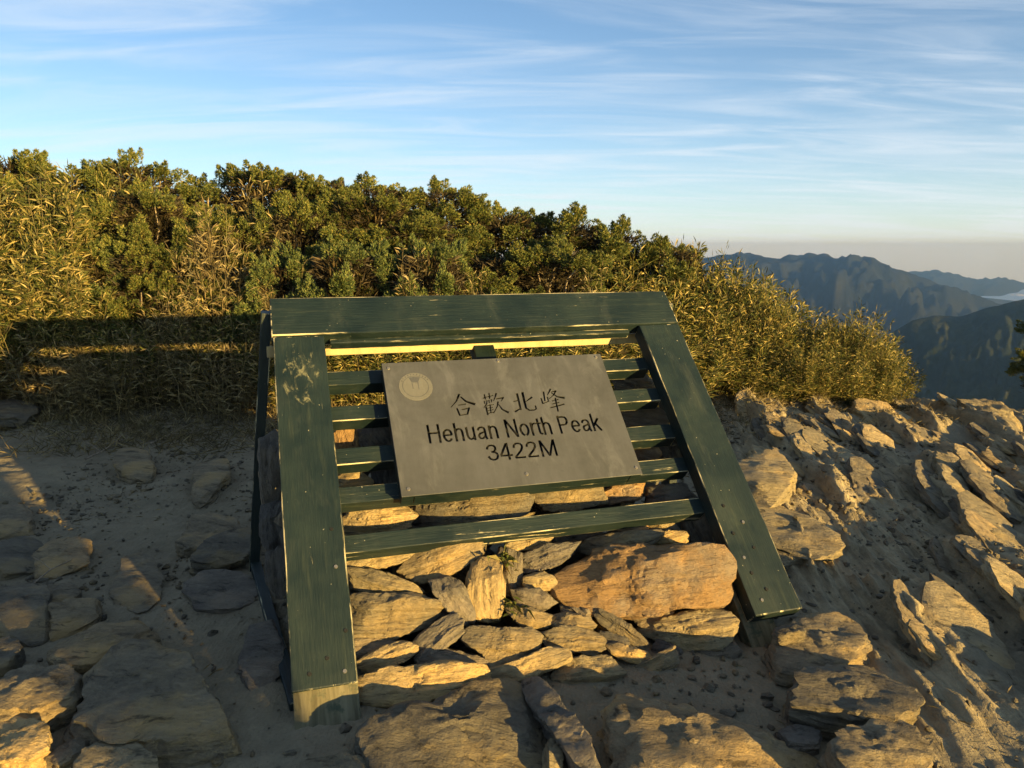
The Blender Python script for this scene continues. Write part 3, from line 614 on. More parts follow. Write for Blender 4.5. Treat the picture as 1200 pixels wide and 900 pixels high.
PILE = 'stones piled under the sign stand'
PILE_LB = {0: 'grey slate stone stacked in the pile under the green stand', 1: 'pale yellowish stone stacked in the pile under the green stand', 2: 'dark slate stone wedged in the pile under the green stand', 3: 'small orange stained stone in the pile behind the slats'}
PM = {0: M_ROCK, 1: M_ROCK_PALE, 2: M_ROCK_DARK, 3: M_ROCK_ORANGE}
def pile_stone(px, kind=0, off=-.20, depth=.22, label=None, seed=None, bedpx=None, **kw):
    pts = np.array([at_plane(x, y, O + N * off, N) for x, y in px]); c = pts.mean(0)
    en = unit(CP - c)                                  # the broken front faces the open side of the pile
    pts = np.array([at_plane(x, y, c, en) for x, y in px])
    q = pts - c; u_, s_, vt = np.linalg.svd(q); long = vt[0]
    bed = unit(np.cross(long, en)); bed = bed if bed[2] > 0 else -bed
    size = np.sqrt(np.prod(s_[:2] / math.sqrt(len(px)) * 2))
    seed = seed if seed is not None else int(px[0][0] * 7 + px[0][1])
    rg = random.Random(seed)
    pl = [((rg.uniform(-.3, .3), -.45 + rg.uniform(-.2, .2), .9), rg.uniform(.50, .72)), ((.4 + rg.uniform(-.4, .4), -.9, rg.uniform(-.2, .2)), rg.uniform(.62, .85))]
    big = max(x for x, y in px) - min(x for x, y in px)
    return place_stone('stone', pts, en, max(depth * min(1, .45 + size * 2.5), .07), seed, PM[kind], label or PILE_LB[kind], PILE if label is None else None, sub=5 if big > 62 else 4, planes=pl, bed=unit(bed + .2 * en), back=.01, **kw)

pile_stone([(478,595),(505,584),(560,576),(605,572),(630,592),(614,603),(560,612),(500,620),(482,612)], 0, -.22, label='long flat slate stone filling the gap above the lowest slat')
pile_stone([(618,574),(660,566),(705,568),(712,590),(665,601),(635,598)], 0, -.23)
pile_stone([(398,606),(430,592),(470,588),(486,600),(484,618),(455,626),(400,628)], 1, -.22)
pile_stone([(425,590),(450,582),(462,592),(445,602),(428,600)], 3, -.20)
pile_stone([(402,650),(440,640),(488,640),(492,648),(470,660),(440,666),(406,667)], 1, -.20, label='pale yellow slab under the lowest slat beside the scuffed leg')
pile_stone([(468,668),(486,648),(528,636),(572,630),(566,650),(540,667),(514,680),(490,684),(474,682)], 0, -.19)
pile_stone([(404,664),(440,668),(469,678),(491,688),(500,697),(480,700),(453,700),(414,690)], 1, -.17)
pile_stone([(408,700),(430,696),(450,695),(480,697),(504,704),(518,717),(504,731),(480,742),(458,750),(418,747),(408,730)], 0, -.16, label='broad grey slate slab beside the bolts of the scuffed leg')
pile_stone([(503,680),(525,674),(545,686),(555,713),(555,730),(545,733),(526,717),(513,701)], 2, -.12, .15, label='dark slate stone set on edge, tilted towards its upright neighbour')
pile_stone([(553,660),(571,652),(588,662),(591,687),(589,708),(585,726),(565,729),(553,720),(548,687)], 1, -.12, .16, label='pale stone standing upright beside the grass tuft')
pile_stone([(416,777),(440,762),(469,750),(490,752),(493,762),(480,771),(453,786),(430,788)], 1, -.13)
pile_stone([(483,753),(512,728),(531,720),(546,729),(546,741),(528,755),(507,766),(489,777)], 2, -.13)
pile_stone([(539,746),(555,734),(587,736),(621,735),(635,745),(628,760),(612,779),(581,784),(558,761)], 0, -.11, label='pointed slate slab below the upright stone')
pile_stone([(412,822),(420,796),(464,782),(525,776),(565,782),(575,806),(540,816),(493,824),(455,827)], 1, -.10, .3, label='long yellow-edged base slab at the foot of the pile beside the scuffed leg')
pile_stone([(560,786),(600,776),(640,758),(664,761),(664,776),(632,790),(585,806),(562,808)], 1, -.10, .26, label='slab with a yellow broken edge at the foot of the pile below the pointed slate')
pile_stone([(488,772),(520,760),(560,768),(585,782),(540,792),(500,790)], 2, -.14)
pile_stone([(405,745),(440,748),(470,752),(440,766),(408,775)], 2, -.18)
pile_stone([(500,700),(520,712),(548,735),(520,738),(500,730)], 2, -.19)
pile_stone([(585,640),(612,650),(612,690),(590,700),(580,670)], 2, -.20)
pile_stone([(700,740),(735,745),(740,770),(715,775),(695,765)], 2, -.14)
pile_stone([(655,700),(690,715),(700,740),(660,728)], 2, -.17)
pile_stone([(770,748),(800,760),(800,775),(760,775)], 2, -.14)
pile_stone([(820,640),(850,650),(862,690),(840,690)], 2, -.20)
pile_stone([(596,657),(640,638),(684,634),(668,654),(645,666),(605,673)], 2, -.18)
pile_stone([(592,636),(620,627),(655,622),(642,637),(620,645),(598,645)], 1, -.20)
pile_stone([(614,676),(636,670),(650,677),(653,684),(646,692),(628,693),(614,691)], 1, -.15, .14)
pile_stone([(598,692),(630,687),(653,706),(640,716),(608,717)], 2, -.15)
pile_stone([(592,712),(625,712),(648,722),(640,738),(612,737)], 0, -.14)
pile_stone([(650,690),(664,668),(690,652),(727,642),(790,638),(838,648),(846,664),(852,676),(862,692),(858,705),(828,711),(790,711),(745,718),(705,717),(688,725),(676,712),(658,702)], 3, -.12, .34, label='largest boulder of the pile with a flat orange face', facets=1, strata=.03, ftilt=.2, sides=0, steps=1.3)
pile_stone([(672,640),(700,628),(740,622),(770,620),(776,628),(760,639),(720,648),(688,650)], 0, -.17)
pile_stone([(757,634),(785,621),(805,623),(805,635),(790,642),(762,642)], 1, -.17)
pile_stone([(720,614),(745,609),(760,611),(760,624),(735,628),(724,626)], 3, -.19)
pile_stone([(757,613),(782,607),(790,614),(775,622),(760,620)], 1, -.19)
pile_stone([(642,722),(665,717),(690,723),(697,735),(670,740),(643,735)], 0, -.13)
pile_stone([(631,741),(660,734),(690,738),(709,748),(712,760),(695,767),(650,762),(636,753)], 0, -.12)
pile_stone([(640,795),(667,772),(710,768),(729,786),(725,802),(700,811),(661,806)], 1, -.09, .26)
pile_stone([(695,718),(713,713),(741,736),(760,753),(760,761),(747,764),(722,745),(705,733)], 0, -.10, .16, label='narrow stone leaning diagonally below the orange boulder')
pile_stone([(706,755),(730,754),(758,764),(764,774),(750,780),(725,772)], 1, -.09)
pile_stone([(745,737),(800,720),(833,711),(853,718),(865,733),(858,748),(840,760),(793,763),(775,752),(750,745)], 1, -.10, label='yellow rough block beneath the right end of the orange boulder')
pile_stone([(728,792),(760,772),(787,758),(802,767),(788,785),(747,800),(731,798)], 0, -.08)
pile_stone([(800,764),(858,752),(870,765),(852,779),(812,777)], 2, -.10)
pile_stone([(742,727),(770,714),(790,716),(782,727),(755,736)], 2, -.14)
pile_stone([(388,508),(403,497),(416,502),(423,526),(416,534),(390,535)], 3, -.24, label='rounded orange stone showing between two slats beside the scuffed leg')
pile_stone([(418,506),(445,494),(470,505),(468,545),(425,545)], 2, -.27)
pile_stone([(392,560),(418,550),(436,563),(432,580),(396,582)], 1, -.24)
pile_stone([(436,552),(468,548),(470,585),(440,585)], 2, -.26)
pile_stone([(706,577),(730,563),(755,563),(751,585),(712,590)], 3, -.22, label='square orange stone in the gap below the corner of the plaque')
pile_stone([(757,572),(800,565),(815,585),(775,598),(758,592)], 2, -.22)
pile_stone([(735,516),(760,512),(775,530),(768,545),(740,545)], 3, -.25)
pile_stone([(770,512),(800,506),(812,540),(780,548)], 2, -.26)
pile_stone([(722,475),(760,470),(788,490),(775,512),(730,510)], 2, -.27)
pile_stone([(718,440),(750,432),(772,452),(765,472),(725,468)], 2, -.29)
pile_stone([(455,505),(560,470),(640,480),(660,560),(560,590),(470,580)], 2, -.36, .4)
pile_stone([(600,455),(690,440),(730,500),(735,570),(650,580),(600,540)], 2, -.38, .4)
pile_stone([(800,590),(830,585),(850,640),(820,650),(800,625)], 2, -.22)
# stones seen past the scuffed leg, in the shade of the pile
pile_stone([(303,520),(312,506),(326,505),(334,560),(330,592),(308,588)], 2, -.42)
pile_stone([(306,592),(334,590),(338,640),(318,650),(304,630)], 2, -.40)
pile_stone([(312,648),(345,640),(352,695),(325,705),(312,680)], 2, -.32)
# hidden heart of the pile so that no gap shows daylight
hr = random.Random(5)
for k in range(46):
    a = hr.uniform(.12, 1.80); b = hr.uniform(.25, 1.15); c = -hr.uniform(.32, .62)
    p = O + U * a + D * b + N * c
    if p[2] < .02: p[2] = .02
    s = hr.uniform(.10, .20); angs = sorted(hr.uniform(0, 6.283) for _ in range(7))
    q = np.array([p + U * (math.cos(t) * s * hr.uniform(.8, 1.4)) + np.array([0, 0, 1]) * (math.sin(t) * s * hr.uniform(.5, .9)) for t in np.linspace(0, 6.283, 9)[:-1]])
    place_stone('stone', q, unit(-HB + .4 * np.array([0, 0, 1])), hr.uniform(.14, .3), 900 + k, PM[hr.choice([0, 2, 2])], 'dark slate stone in the heart of the pile behind the front stones', 'stones in the heart of the pile', sub=3)

# loose rocks and slabs lying on the ground
def ground_rock(px, thick, kind=0, label='', group=None, zt=None, seed=None, tilt=(0, 0), sub=5, up=.5, **kw):
    """flat-lying rock: outline of its top face at height zt over the ground"""
    zt = thick * up if zt is None else zt
    pts = np.array([at_z(x, y, zt) for x, y in px]); c = pts.mean(0); g0 = gz(c[0], c[1])
    pts = np.array([at_z(x, y, g0 + zt) for x, y in px]); c = pts.mean(0)
    en = unit((tilt[0], tilt[1], 1.)); pts = np.array([at_plane(x, y, c, en) for x, y in px])
    seed = seed if seed is not None else int(px[0][0] * 5 + px[0][1] * 3)
    o = place_stone('rock' if thick > .13 else 'flat_rock', pts, en, thick, seed, PM[kind], label, group, up_hint=np.array([0, 1., 0]), sub=sub, back=thick * .32, cat='rock', **kw)
    return o
kw = dict(facets=4, ftilt=.28)
ground_rock([(424,872),(432,848),(470,824),(540,806),(590,801),(612,815),(624,845),(634,880),(632,915),(560,930),(430,925)], .13, 0, 'big rippled slab lying flat before the long base slab', tilt=(.15, -.17), zt=.055, steps=1.6, **kw)
ground_rock([(606,792),(636,798),(662,830),(692,862),(706,905),(676,905),(644,855),(616,820)], .14, 2, 'long dark shard running away from the pile between two big slabs', tilt=(-.25, -.05), **kw)
ground_rock([(640,868),(650,862),(658,880),(660,905),(644,910)], .10, 1, 'thin pale splinter stone beside the dark shard', tilt=(.3, -.2), sub=4, **kw)
ground_rock([(700,838),(720,824),(760,819),(830,834),(900,853),(960,878),(990,915),(720,930),(704,872)], .15, 0, 'wide half-shaded slab lying flat below the stone pile', tilt=(.06, -.07), zt=.05, steps=1.7, **kw)
ground_rock([(906,752),(925,735),(960,724),(988,721),(1004,728),(1017,755),(1019,771),(1000,780),(950,783),(912,780)], .17, 0, 'blocky layered rock beside the foot of the unscuffed leg', tilt=(.05, -.05), **kw)
ground_rock([(918,805),(940,784),(1000,778),(1042,784),(1072,805),(1074,826),(1060,843),(1040,851),(1000,842),(950,832),(922,827)], .18, 0, 'large layered rock in front of the blocky one', tilt=(.08, -.06), **kw)
ground_rock([(968,882),(990,855),(1030,842),(1060,854),(1087,885),(1092,920),(1005,925)], .18, 0, 'rock with a ridged bright side below the large layered rock', tilt=(.12, -.08), **kw)
ground_rock([(914,858),(935,849),(962,856),(958,872),(925,876)], .08, 2, 'small dark flat stone between three larger rocks', sub=4, **kw)
ground_rock([(905,738),(925,731),(946,733),(942,741),(915,745)], .05, 0, 'thin flake resting on the blocky layered rock', sub=4, zt=.13, **kw)
ground_rock([(902,782),(910,774),(919,779),(915,788),(906,790)], .04, 3, 'little reddish pebble by the foot of the unscuffed leg', sub=3, **kw)
ground_rock([(861,532),(890,524),(920,534),(931,550),(926,566),(905,579),(868,572)], .17, 1, 'rounded pale boulder beyond the unscuffed leg', zt=.10, facets=9, ftilt=.9, strata=.006, steps=.5, sides=9)
LG = 'rocks paving the shaded path'
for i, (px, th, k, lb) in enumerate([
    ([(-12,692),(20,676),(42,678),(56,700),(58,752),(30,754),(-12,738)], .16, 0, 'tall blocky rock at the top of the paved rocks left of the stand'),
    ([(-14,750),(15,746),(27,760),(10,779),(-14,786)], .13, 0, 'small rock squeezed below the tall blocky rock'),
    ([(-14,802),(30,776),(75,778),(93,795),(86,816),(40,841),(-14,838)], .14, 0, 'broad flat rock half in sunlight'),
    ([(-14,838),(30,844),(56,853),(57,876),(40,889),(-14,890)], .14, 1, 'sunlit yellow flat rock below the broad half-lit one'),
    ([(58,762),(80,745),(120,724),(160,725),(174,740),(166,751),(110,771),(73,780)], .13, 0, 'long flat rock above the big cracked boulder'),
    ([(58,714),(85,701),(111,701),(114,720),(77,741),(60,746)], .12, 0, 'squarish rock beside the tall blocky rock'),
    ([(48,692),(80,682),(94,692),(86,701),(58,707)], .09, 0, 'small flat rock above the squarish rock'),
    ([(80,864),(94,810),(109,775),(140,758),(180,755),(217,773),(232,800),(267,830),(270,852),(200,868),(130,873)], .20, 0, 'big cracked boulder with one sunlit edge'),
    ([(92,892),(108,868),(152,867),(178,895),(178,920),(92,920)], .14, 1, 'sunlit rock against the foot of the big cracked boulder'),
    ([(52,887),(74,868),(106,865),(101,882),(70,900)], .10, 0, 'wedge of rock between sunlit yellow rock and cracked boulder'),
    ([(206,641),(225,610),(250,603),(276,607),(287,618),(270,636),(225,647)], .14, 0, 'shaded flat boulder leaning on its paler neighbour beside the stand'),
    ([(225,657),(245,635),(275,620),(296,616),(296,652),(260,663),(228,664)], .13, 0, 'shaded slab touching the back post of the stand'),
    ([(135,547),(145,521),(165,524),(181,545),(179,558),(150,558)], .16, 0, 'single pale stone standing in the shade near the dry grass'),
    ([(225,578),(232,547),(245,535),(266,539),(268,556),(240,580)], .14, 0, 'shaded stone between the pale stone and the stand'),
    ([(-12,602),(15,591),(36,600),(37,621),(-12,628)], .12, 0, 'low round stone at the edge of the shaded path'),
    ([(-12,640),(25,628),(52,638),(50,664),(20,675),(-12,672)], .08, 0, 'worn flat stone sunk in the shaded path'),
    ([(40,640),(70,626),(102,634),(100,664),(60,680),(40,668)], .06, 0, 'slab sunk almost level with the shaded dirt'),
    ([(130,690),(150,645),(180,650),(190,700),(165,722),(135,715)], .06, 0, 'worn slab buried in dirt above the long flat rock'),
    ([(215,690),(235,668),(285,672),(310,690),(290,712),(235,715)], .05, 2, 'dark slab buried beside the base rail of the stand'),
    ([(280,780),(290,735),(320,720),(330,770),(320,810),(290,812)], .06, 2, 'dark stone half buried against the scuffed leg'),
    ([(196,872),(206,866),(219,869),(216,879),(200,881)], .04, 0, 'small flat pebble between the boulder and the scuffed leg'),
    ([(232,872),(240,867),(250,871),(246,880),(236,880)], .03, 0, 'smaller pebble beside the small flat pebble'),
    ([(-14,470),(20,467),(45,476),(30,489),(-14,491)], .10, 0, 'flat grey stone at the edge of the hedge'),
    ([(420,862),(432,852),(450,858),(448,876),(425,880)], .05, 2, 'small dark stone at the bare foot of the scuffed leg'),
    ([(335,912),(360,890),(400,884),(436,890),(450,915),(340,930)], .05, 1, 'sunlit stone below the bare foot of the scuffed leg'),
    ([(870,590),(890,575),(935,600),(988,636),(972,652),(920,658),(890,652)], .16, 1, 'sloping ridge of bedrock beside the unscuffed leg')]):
    ground_rock(px, th, k, lb, sub=5 if (max(p[0] for p in px) - min(p[0] for p in px)) > 70 else 4, tilt=(random.uniform(-.04, .10), random.uniform(-.10, 0)), **kw)
OC = 'slate blocks on the brink'
for i, (px, th, lb) in enumerate([
    ([(1098,536),(1120,531),(1147,553),(1166,577),(1130,575),(1103,571)], .16, 'sharp slate block lying on the bare slope between the ribs'),
    ([(1123,467),(1150,463),(1202,488),(1206,514),(1160,502)], .2, 'long slate block lying along the brink'),
    ([(1003,474),(1030,469),(1060,489),(1074,506),(1050,507),(1013,496)], .16, 'slate block in front of the low bamboo end')]):
    ground_rock(px, th, 1, lb, OC, tilt=(.10, -.28), zt=.05, sub=5, facets=3, strata=.03, rough=.03, steps=1.6, bed=unit(np.array([.62, -.15, .77])), planes=[((.72, -.35, .6), .55), ((.5, -.6, .62), .7)])
def twig(pts, label, r=.006):
    w = [np.array([*at_z(x, y, .03)[:2], 0]) for x, y in pts]
    for p in w: p[2] = gz(p[0], p[1]) + .015 + random.uniform(0, .03)
    w = np.array(w); paths = [w]; radii = [np.linspace(r, r * .5, len(w))]
    for k in range(1, len(w) - 1):
        e = w[k] + np.array([random.uniform(-.16, .16), random.uniform(-.1, .1), random.uniform(.02, .10)]); paths.append(np.array([w[k], (w[k] + e) / 2 + np.array([0, 0, .01]), e])); radii.append(np.array([r * .6, r * .45, r * .25]))
    V, Fc = tubes(paths, radii, 6); tag(link('fallen_twig', mesh_np('fallen_twig', V, Fc, True, (M_BARK,))), label, 'twig')
# thin beds of slate standing out of the slope, dipping to one side like tilted shingles (pieces of the ground)
GROUND = bpy.data.objects['ground']
fr_ = np.random.default_rng(31)
for k, (x0, y0, y1, w, a) in enumerate(RIBS):
    for j in range(int(2 + 3.4 * (y1 - y0))):
        y = fr_.uniform(y0, y1); off = fr_.uniform(-.06, w * .85); x = x0 + .10 * (y - (y0 + y1) / 2) + off
        L = fr_.uniform(.12, .48); Wd = fr_.uniform(.06, .17); th = fr_.uniform(.025, .07); z = gz(x, y)
        en = unit((fr_.uniform(.20, .46), fr_.uniform(-.34, -.08), fr_.uniform(.85, .95))); sdir = unit(np.array([.10 + fr_.uniform(-.12, .12), 1, fr_.uniform(-.08, .08)])); sdir = unit(sdir - en * (sdir @ en)); cdir = np.cross(en, sdir)
        c = np.array([x, y, z + fr_.uniform(-.035, .01)])
        pts = [c + sdir * L * u_ * fr_.uniform(.8, 1.15) + cdir * Wd * v_ * fr_.uniform(.7, 1.2) for u_, v_ in ((-1, .1), (-.6, .8), (.1, 1), (.7, .7), (1, 0), (.5, -.85), (-.2, -1), (-.8, -.6))]
        o = place_stone('slate_slab', pts, en, th, 3000 + k * 40 + j, M_ROCK_PALE if j % 3 == 0 else M_ROCK, None, None, up_hint=sdir, sub=4 if y < 5.5 and L > .2 else 3, cat=None, facets=2, ftilt=.3, strata=.02, steps=1.2)
        mw = o.matrix_world.copy(); o.parent = GROUND; o.matrix_world = mw
# ------------------------------------------------------------------ vegetation
def leaves(P, Dr, L, W, rg, fold=.3, droop=0.0, face=None, jit=.7):
    n = len(P); Dr = Dr / (np.linalg.norm(Dr, axis=1, keepdims=True) + 1e-9)
    S = np.cross(Dr, rg.normal(size=(n, 3)) if face is None else face + rg.normal(size=(n, 3)) * jit); S /= np.linalg.norm(S, axis=1, keepdims=True) + 1e-9; Nn = np.cross(S, Dr)
    Lc, Wc = L[:, None], W[:, None]
    mid = P + Dr * Lc * .42; tip = P + Dr * Lc + np.array([0, 0, -1.]) * Lc * droop
    V = np.stack([P, mid + S * Wc * .5 + Nn * Wc * fold, tip, mid - S * Wc * .5 + Nn * Wc * fold], 1).reshape(-1, 3)
    b = np.arange(n)[:, None] * 4
    return V, np.concatenate([b + np.array([[0, 1, 2]]), b + np.array([[0, 2, 3]])], 1).reshape(-1, 3)
def tubes(paths, radii, k=6):
    Vs, Fs, off = [], [], 0
    for pth, rd in zip(paths, radii):
        pth = np.asarray(pth, float); n = len(pth); T = np.gradient(pth, axis=0); T /= np.linalg.norm(T, axis=1, keepdims=True) + 1e-9
        A = np.cross(T, np.array([.31, .87, .22])); A /= np.linalg.norm(A, axis=1, keepdims=True) + 1e-9; Bn = np.cross(T, A)
        an = np.arange(k) * 2 * math.pi / k
        V = pth[:, None] + np.asarray(rd)[:, None, None] * (A[:, None] * np.cos(an)[None, :, None] + Bn[:, None] * np.sin(an)[None, :, None])
        i = np.arange(n * k).reshape(n, k); j = np.roll(i, -1, 1)
        Fs.append(np.stack([i[:-1], j[:-1], j[1:], i[1:]], -1).reshape(-1, 4) + off); Vs.append(V.reshape(-1, 3)); off += n * k
    return np.concatenate(Vs), np.concatenate(Fs)
def wiggly(p0, p1, n, amp, rg):
    t = np.linspace(0, 1, n)[:, None]; p = np.array(p0) * (1 - t) + np.array(p1) * t
    w = rg.normal(size=(n, 3)) * amp; w[0] = 0; w[-1] = 0; return p + w
def juniper_proto(seed, mat, H, Rw, lobes, spr=300, zlo=.1):
    """a bushy juniper of height H: pads of pointed, scale-leaved plumes at the ends of gnarled branches, bare and dark inside"""
    rg = np.random.default_rng(seed); cs = []
    for i in range(4000):
        if len(cs) >= lobes: break
        zz = rg.uniform(zlo, .88) if len(cs) > 2 else rg.uniform(.80, .90); w = Rw * (1 - max(0, zz - .5) ** 1.5 * 1.7) * rg.uniform(.62, 1.0) * (1 if zz < .8 else rg.uniform(.2, 1)); a = rg.uniform(0, 6.283)
        c = np.array([w * math.cos(a), w * math.sin(a), (zz - .02) * H])
        if all(np.linalg.norm(c - o) > .215 for o in cs): cs.append(c)
    Ps, Ds, Cs = [], [], []
    for c in cs:
        ou = unit((c[0], c[1], .12))
        for _ in range(int(rg.integers(10, 16))):
            d = unit(rg.normal(size=3) + ou * .75 + np.array([0, 0, .35])); ax = unit(d * .85 + np.array([.12, 0, .42]) + ou * .25); L = rg.uniform(.08, .165); Rr = rg.uniform(.038, .060)
            st = c + d * rg.uniform(.03, .15); m = int(spr * L / .2)
            e1 = unit(np.cross(ax, (.3, .5, .8))); e2 = np.cross(ax, e1); q = rg.random(m) ** .85; an = rg.uniform(0, 6.283, m)
            ev = e1 * np.cos(an)[:, None] + e2 * np.sin(an)[:, None]; rad_ = 1.12 * Rr * (1 - q) ** .85 * np.minimum(1, q * 5 + .35) * (1 + .35 * np.sin(an * 3 + q * 9 + rg.uniform(0, 6)))
            Ps.append(st + ax * (L * q)[:, None] + ev * rad_[:, None]); Ds.append(ax * .8 + ev * .55 + rg.normal(size=(m, 3)) * .28); Cs.append(ev + ax * .25)
    P = np.concatenate(Ps); Dn = np.concatenate(Ds); Cn = np.concatenate(Cs); n = len(P)
    V, Fc = leaves(P, Dn, rg.uniform(.020, .036, n), rg.uniform(.008, .0125, n), rg, .25, 0, Cn, .35)
    root = empty('juniper_bush'); link('crown', mesh_np('crown', V, Fc, False, (mat,)), root)
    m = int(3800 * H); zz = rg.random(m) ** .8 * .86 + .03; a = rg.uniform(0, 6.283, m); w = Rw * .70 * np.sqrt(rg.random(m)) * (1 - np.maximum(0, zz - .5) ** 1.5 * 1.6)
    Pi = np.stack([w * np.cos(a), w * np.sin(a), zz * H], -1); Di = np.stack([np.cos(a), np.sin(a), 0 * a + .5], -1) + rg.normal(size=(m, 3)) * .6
    V3, F3 = leaves(Pi, Di, rg.uniform(.05, .12, m), rg.uniform(.008, .02, m), rg, .2); link('gap_shade_twigs', mesh_np('gap_shade_twigs', V3, F3, False, (M_TWIG_SHADE,)), root)  # twig core whose dark colour makes the gaps between pads look shaded
    paths, radii = [], []
    tp = wiggly((0, 0, -.12), (.08, .04, .6 * H), 8, .035, rg); paths.append(tp); radii.append(np.linspace(.045, .018, 8))
    for c in cs:
        s = tp[min(7, max(1, int(c[2] / H * 8) - rg.integers(0, 3)))]; q = wiggly(s, c, 6, .03, rg); paths.append(q); radii.append(np.linspace(.017, .005, 6))
    V2, F2 = tubes(paths, radii); link('trunk', mesh_np('trunk', V2, F2, True, (M_BARK,)), root)
    root['H'] = H
    return root
def bamboo_proto(seed, mat, culms=46, per=60, spread=.26, llen=(.07, .13), lw=.013, lean=.20, low=.25, name='dwarf_bamboo', up=.25, H=1.0):
    rg = np.random.default_rng(seed); paths, radii, Ps, Ds = [], [], [], []
    for i in range(culms):
        a = rg.uniform(0, 6.283); r = spread * math.sqrt(rg.random()); b = np.array([r * math.cos(a), r * math.sin(a), -.03]); h = H * rg.uniform(.62, 1.0) * (1 - .30 * (r / spread) ** 2)
        tip = b + np.array([math.cos(a) * lean * (r / spread + .2) + rg.normal() * .05, math.sin(a) * lean * (r / spread + .2) + rg.normal() * .05, h])
        q = wiggly(b, tip, 6, .012, rg); paths.append(q); radii.append(np.linspace(.0042, .0016, 6))
        t = low + (1 - low) * rg.random(per) ** .8; idx = t * 5; i0 = np.minimum(idx.astype(int), 4); f = (idx - i0)[:, None]; base = q[i0] * (1 - f) + q[i0 + 1] * f
        bd = rg.normal(size=(per, 3)); bd[:, 2] = np.abs(bd[:, 2]) * .5 + up; bd += np.array([math.cos(a), math.sin(a), 0]) * .4; bd /= np.linalg.norm(bd, axis=1, keepdims=True)
        Ps.append(base + bd * rg.uniform(.0, .09, per)[:, None]); Ds.append(bd + rg.normal(size=(per, 3)) * .35)
    P, Dn = np.concatenate(Ps), np.concatenate(Ds); n = len(P)
    V, Fc = leaves(P, Dn, rg.uniform(*llen, n), rg.uniform(.7, 1.2, n) * lw, rg, .3, .12)
    root = empty(name); link('foliage', mesh_np('foliage', V, Fc, False, (mat,)), root)
    V2, F2 = tubes(paths, radii, 4); link('stems', mesh_np('stems', V2, F2, True, (M_DRY,)), root); root['H'] = H
    return root
JP = [juniper_proto(100 + k, M_JUNI if k % 3 else M_JUNI2, *((1.25, .56, 20), (1.7, .62, 26), (2.3, .68, 30, 300, .36))[k % 3]) for k in range(7)]
BG = [bamboo_proto(200 + k, M_BAMB, 52, 80, .30, (.09, .155), .016, .30, .35, H=2.2) for k in range(3)]                     # tall, golden
BF = [bamboo_proto(220 + k, M_BAMG, 64, 74, .40, (.07, .125), .0155, .30, .10, H=1.25) for k in range(4)]           # dense, small-leaved
BD = [bamboo_proto(240 + k, M_DRY, 40, 30, .32, (.06, .12), .010, .10, .1, 'withered_bamboo', .1, H=.8) for k in range(3)]
FAN = [bamboo_proto(260 + k, M_DRY, 40, 40, .05, (.07, .13), .011, .34, .55, 'withered_bamboo', .5, H=1.6) for k in range(2)]
_used = set()
def put(proto, x, y, h, wscale, rz, label, cat, group, z=None):
    o = proto if proto.name not in _used else copy_tree(proto); _used.add(proto.name)
    o.location = (x, y, gz(x, y) - .03 if z is None else z); hh = h / o['H']; o.scale = (wscale * (.7 + .3 * hh), wscale * (.7 + .3 * hh), hh); o.rotation_euler = (0, 0, rz)
    return tag(o, label, cat, group)
SILX = [-400, -60, 0, 40, 75, 110, 150, 185, 230, 270, 310, 350, 400, 450, 520, 560, 600, 650, 700, 740, 770, 800, 850, 900, 935, 955, 985, 1012, 1032, 1055, 1072]
SILY = [190, 165, 158, 172, 188, 182, 172, 186, 205, 196, 186, 192, 186, 198, 212, 236, 238, 240, 252, 258, 268, 281, 300, 324, 350, 372, 366, 354, 382, 428, 455]
def sil(x): return float(np.interp(x, SILX, SILY))
hr = random.Random(11)
LJ = {'b': 'dark green juniper bush on the hedge skyline', 'm': 'green juniper bush in the middle of the hedge', 'f': 'rounded juniper bush at the front of the hedge'}
def hedge_px(xp, ytop, Y, kind, w, row):
    p = at_y(xp, ytop, Y); x = float(p[0]); h = float(p[2]) - (gz(x, Y) - .03)
    FZ = 'at the shaded foot of the hedge beside the path' if xp < 330 else ('seen through the slats behind the stand' if xp < 745 else ('on the low end of the hedge beside the brink' if xp > 940 else 'on the sloping flank of the hedge past the top beam'))
    zone = ', above the shaded path' if xp < 290 else (', back of the top beam' if xp < 560 else ', near the low bamboo end')
    if kind == 'J': put(hr.choice(sorted(JP, key=lambda j: abs(j['H'] - h))[:3]), x, Y, h, w, hr.uniform(0, 6.28), LJ[row] + zone, 'bush', zone.strip(', ') + ': ' + {'b': 'junipers along the skyline', 'm': 'junipers amid the hedge', 'f': 'junipers fronting the hedge'}[row])
    elif kind == 'G': put(hr.choice(BG), x, Y, h, w, hr.uniform(0, 6.28), 'tall golden bamboo clump growing among the junipers of the hedge', 'bamboo', 'golden bamboo in the hedge')
    elif kind == 'F': put(hr.choice(BF), x, Y, h, w, hr.uniform(0, 6.28), 'dense olive-gold dwarf bamboo clump ' + FZ, 'bamboo', 'dwarf bamboo ' + FZ)
    elif kind == 'D': put(hr.choice(BD), x, Y, h, w, hr.uniform(0, 6.28), 'withered bamboo thicket along the shaded foot of the hedge', 'bamboo', 'withered bamboo at the foot of the hedge')
    elif kind == 'N': put(hr.choice(FAN), x, Y, h, w, hr.uniform(0, 6.28), 'pale dry fan-shaped bamboo sprout between green junipers', 'bamboo', 'dry bamboo fans in the hedge')
for xp in range(-330, 800, 70):                                     # skyline row
    hedge_px(xp + hr.uniform(-14, 14), sil(xp) + hr.uniform(-10, 4), 8.9 + hr.uniform(-.25, .25), 'J', hr.uniform(1.0, 1.35), 'b')
for xp in range(-300, 790, 80):                                     # middle row
    hedge_px(xp + hr.uniform(-14, 14), sil(xp) + hr.uniform(20, 52), 8.1 + hr.uniform(-.2, .2), 'J' if hr.random() < .85 else 'G', hr.uniform(.95, 1.25), 'm')
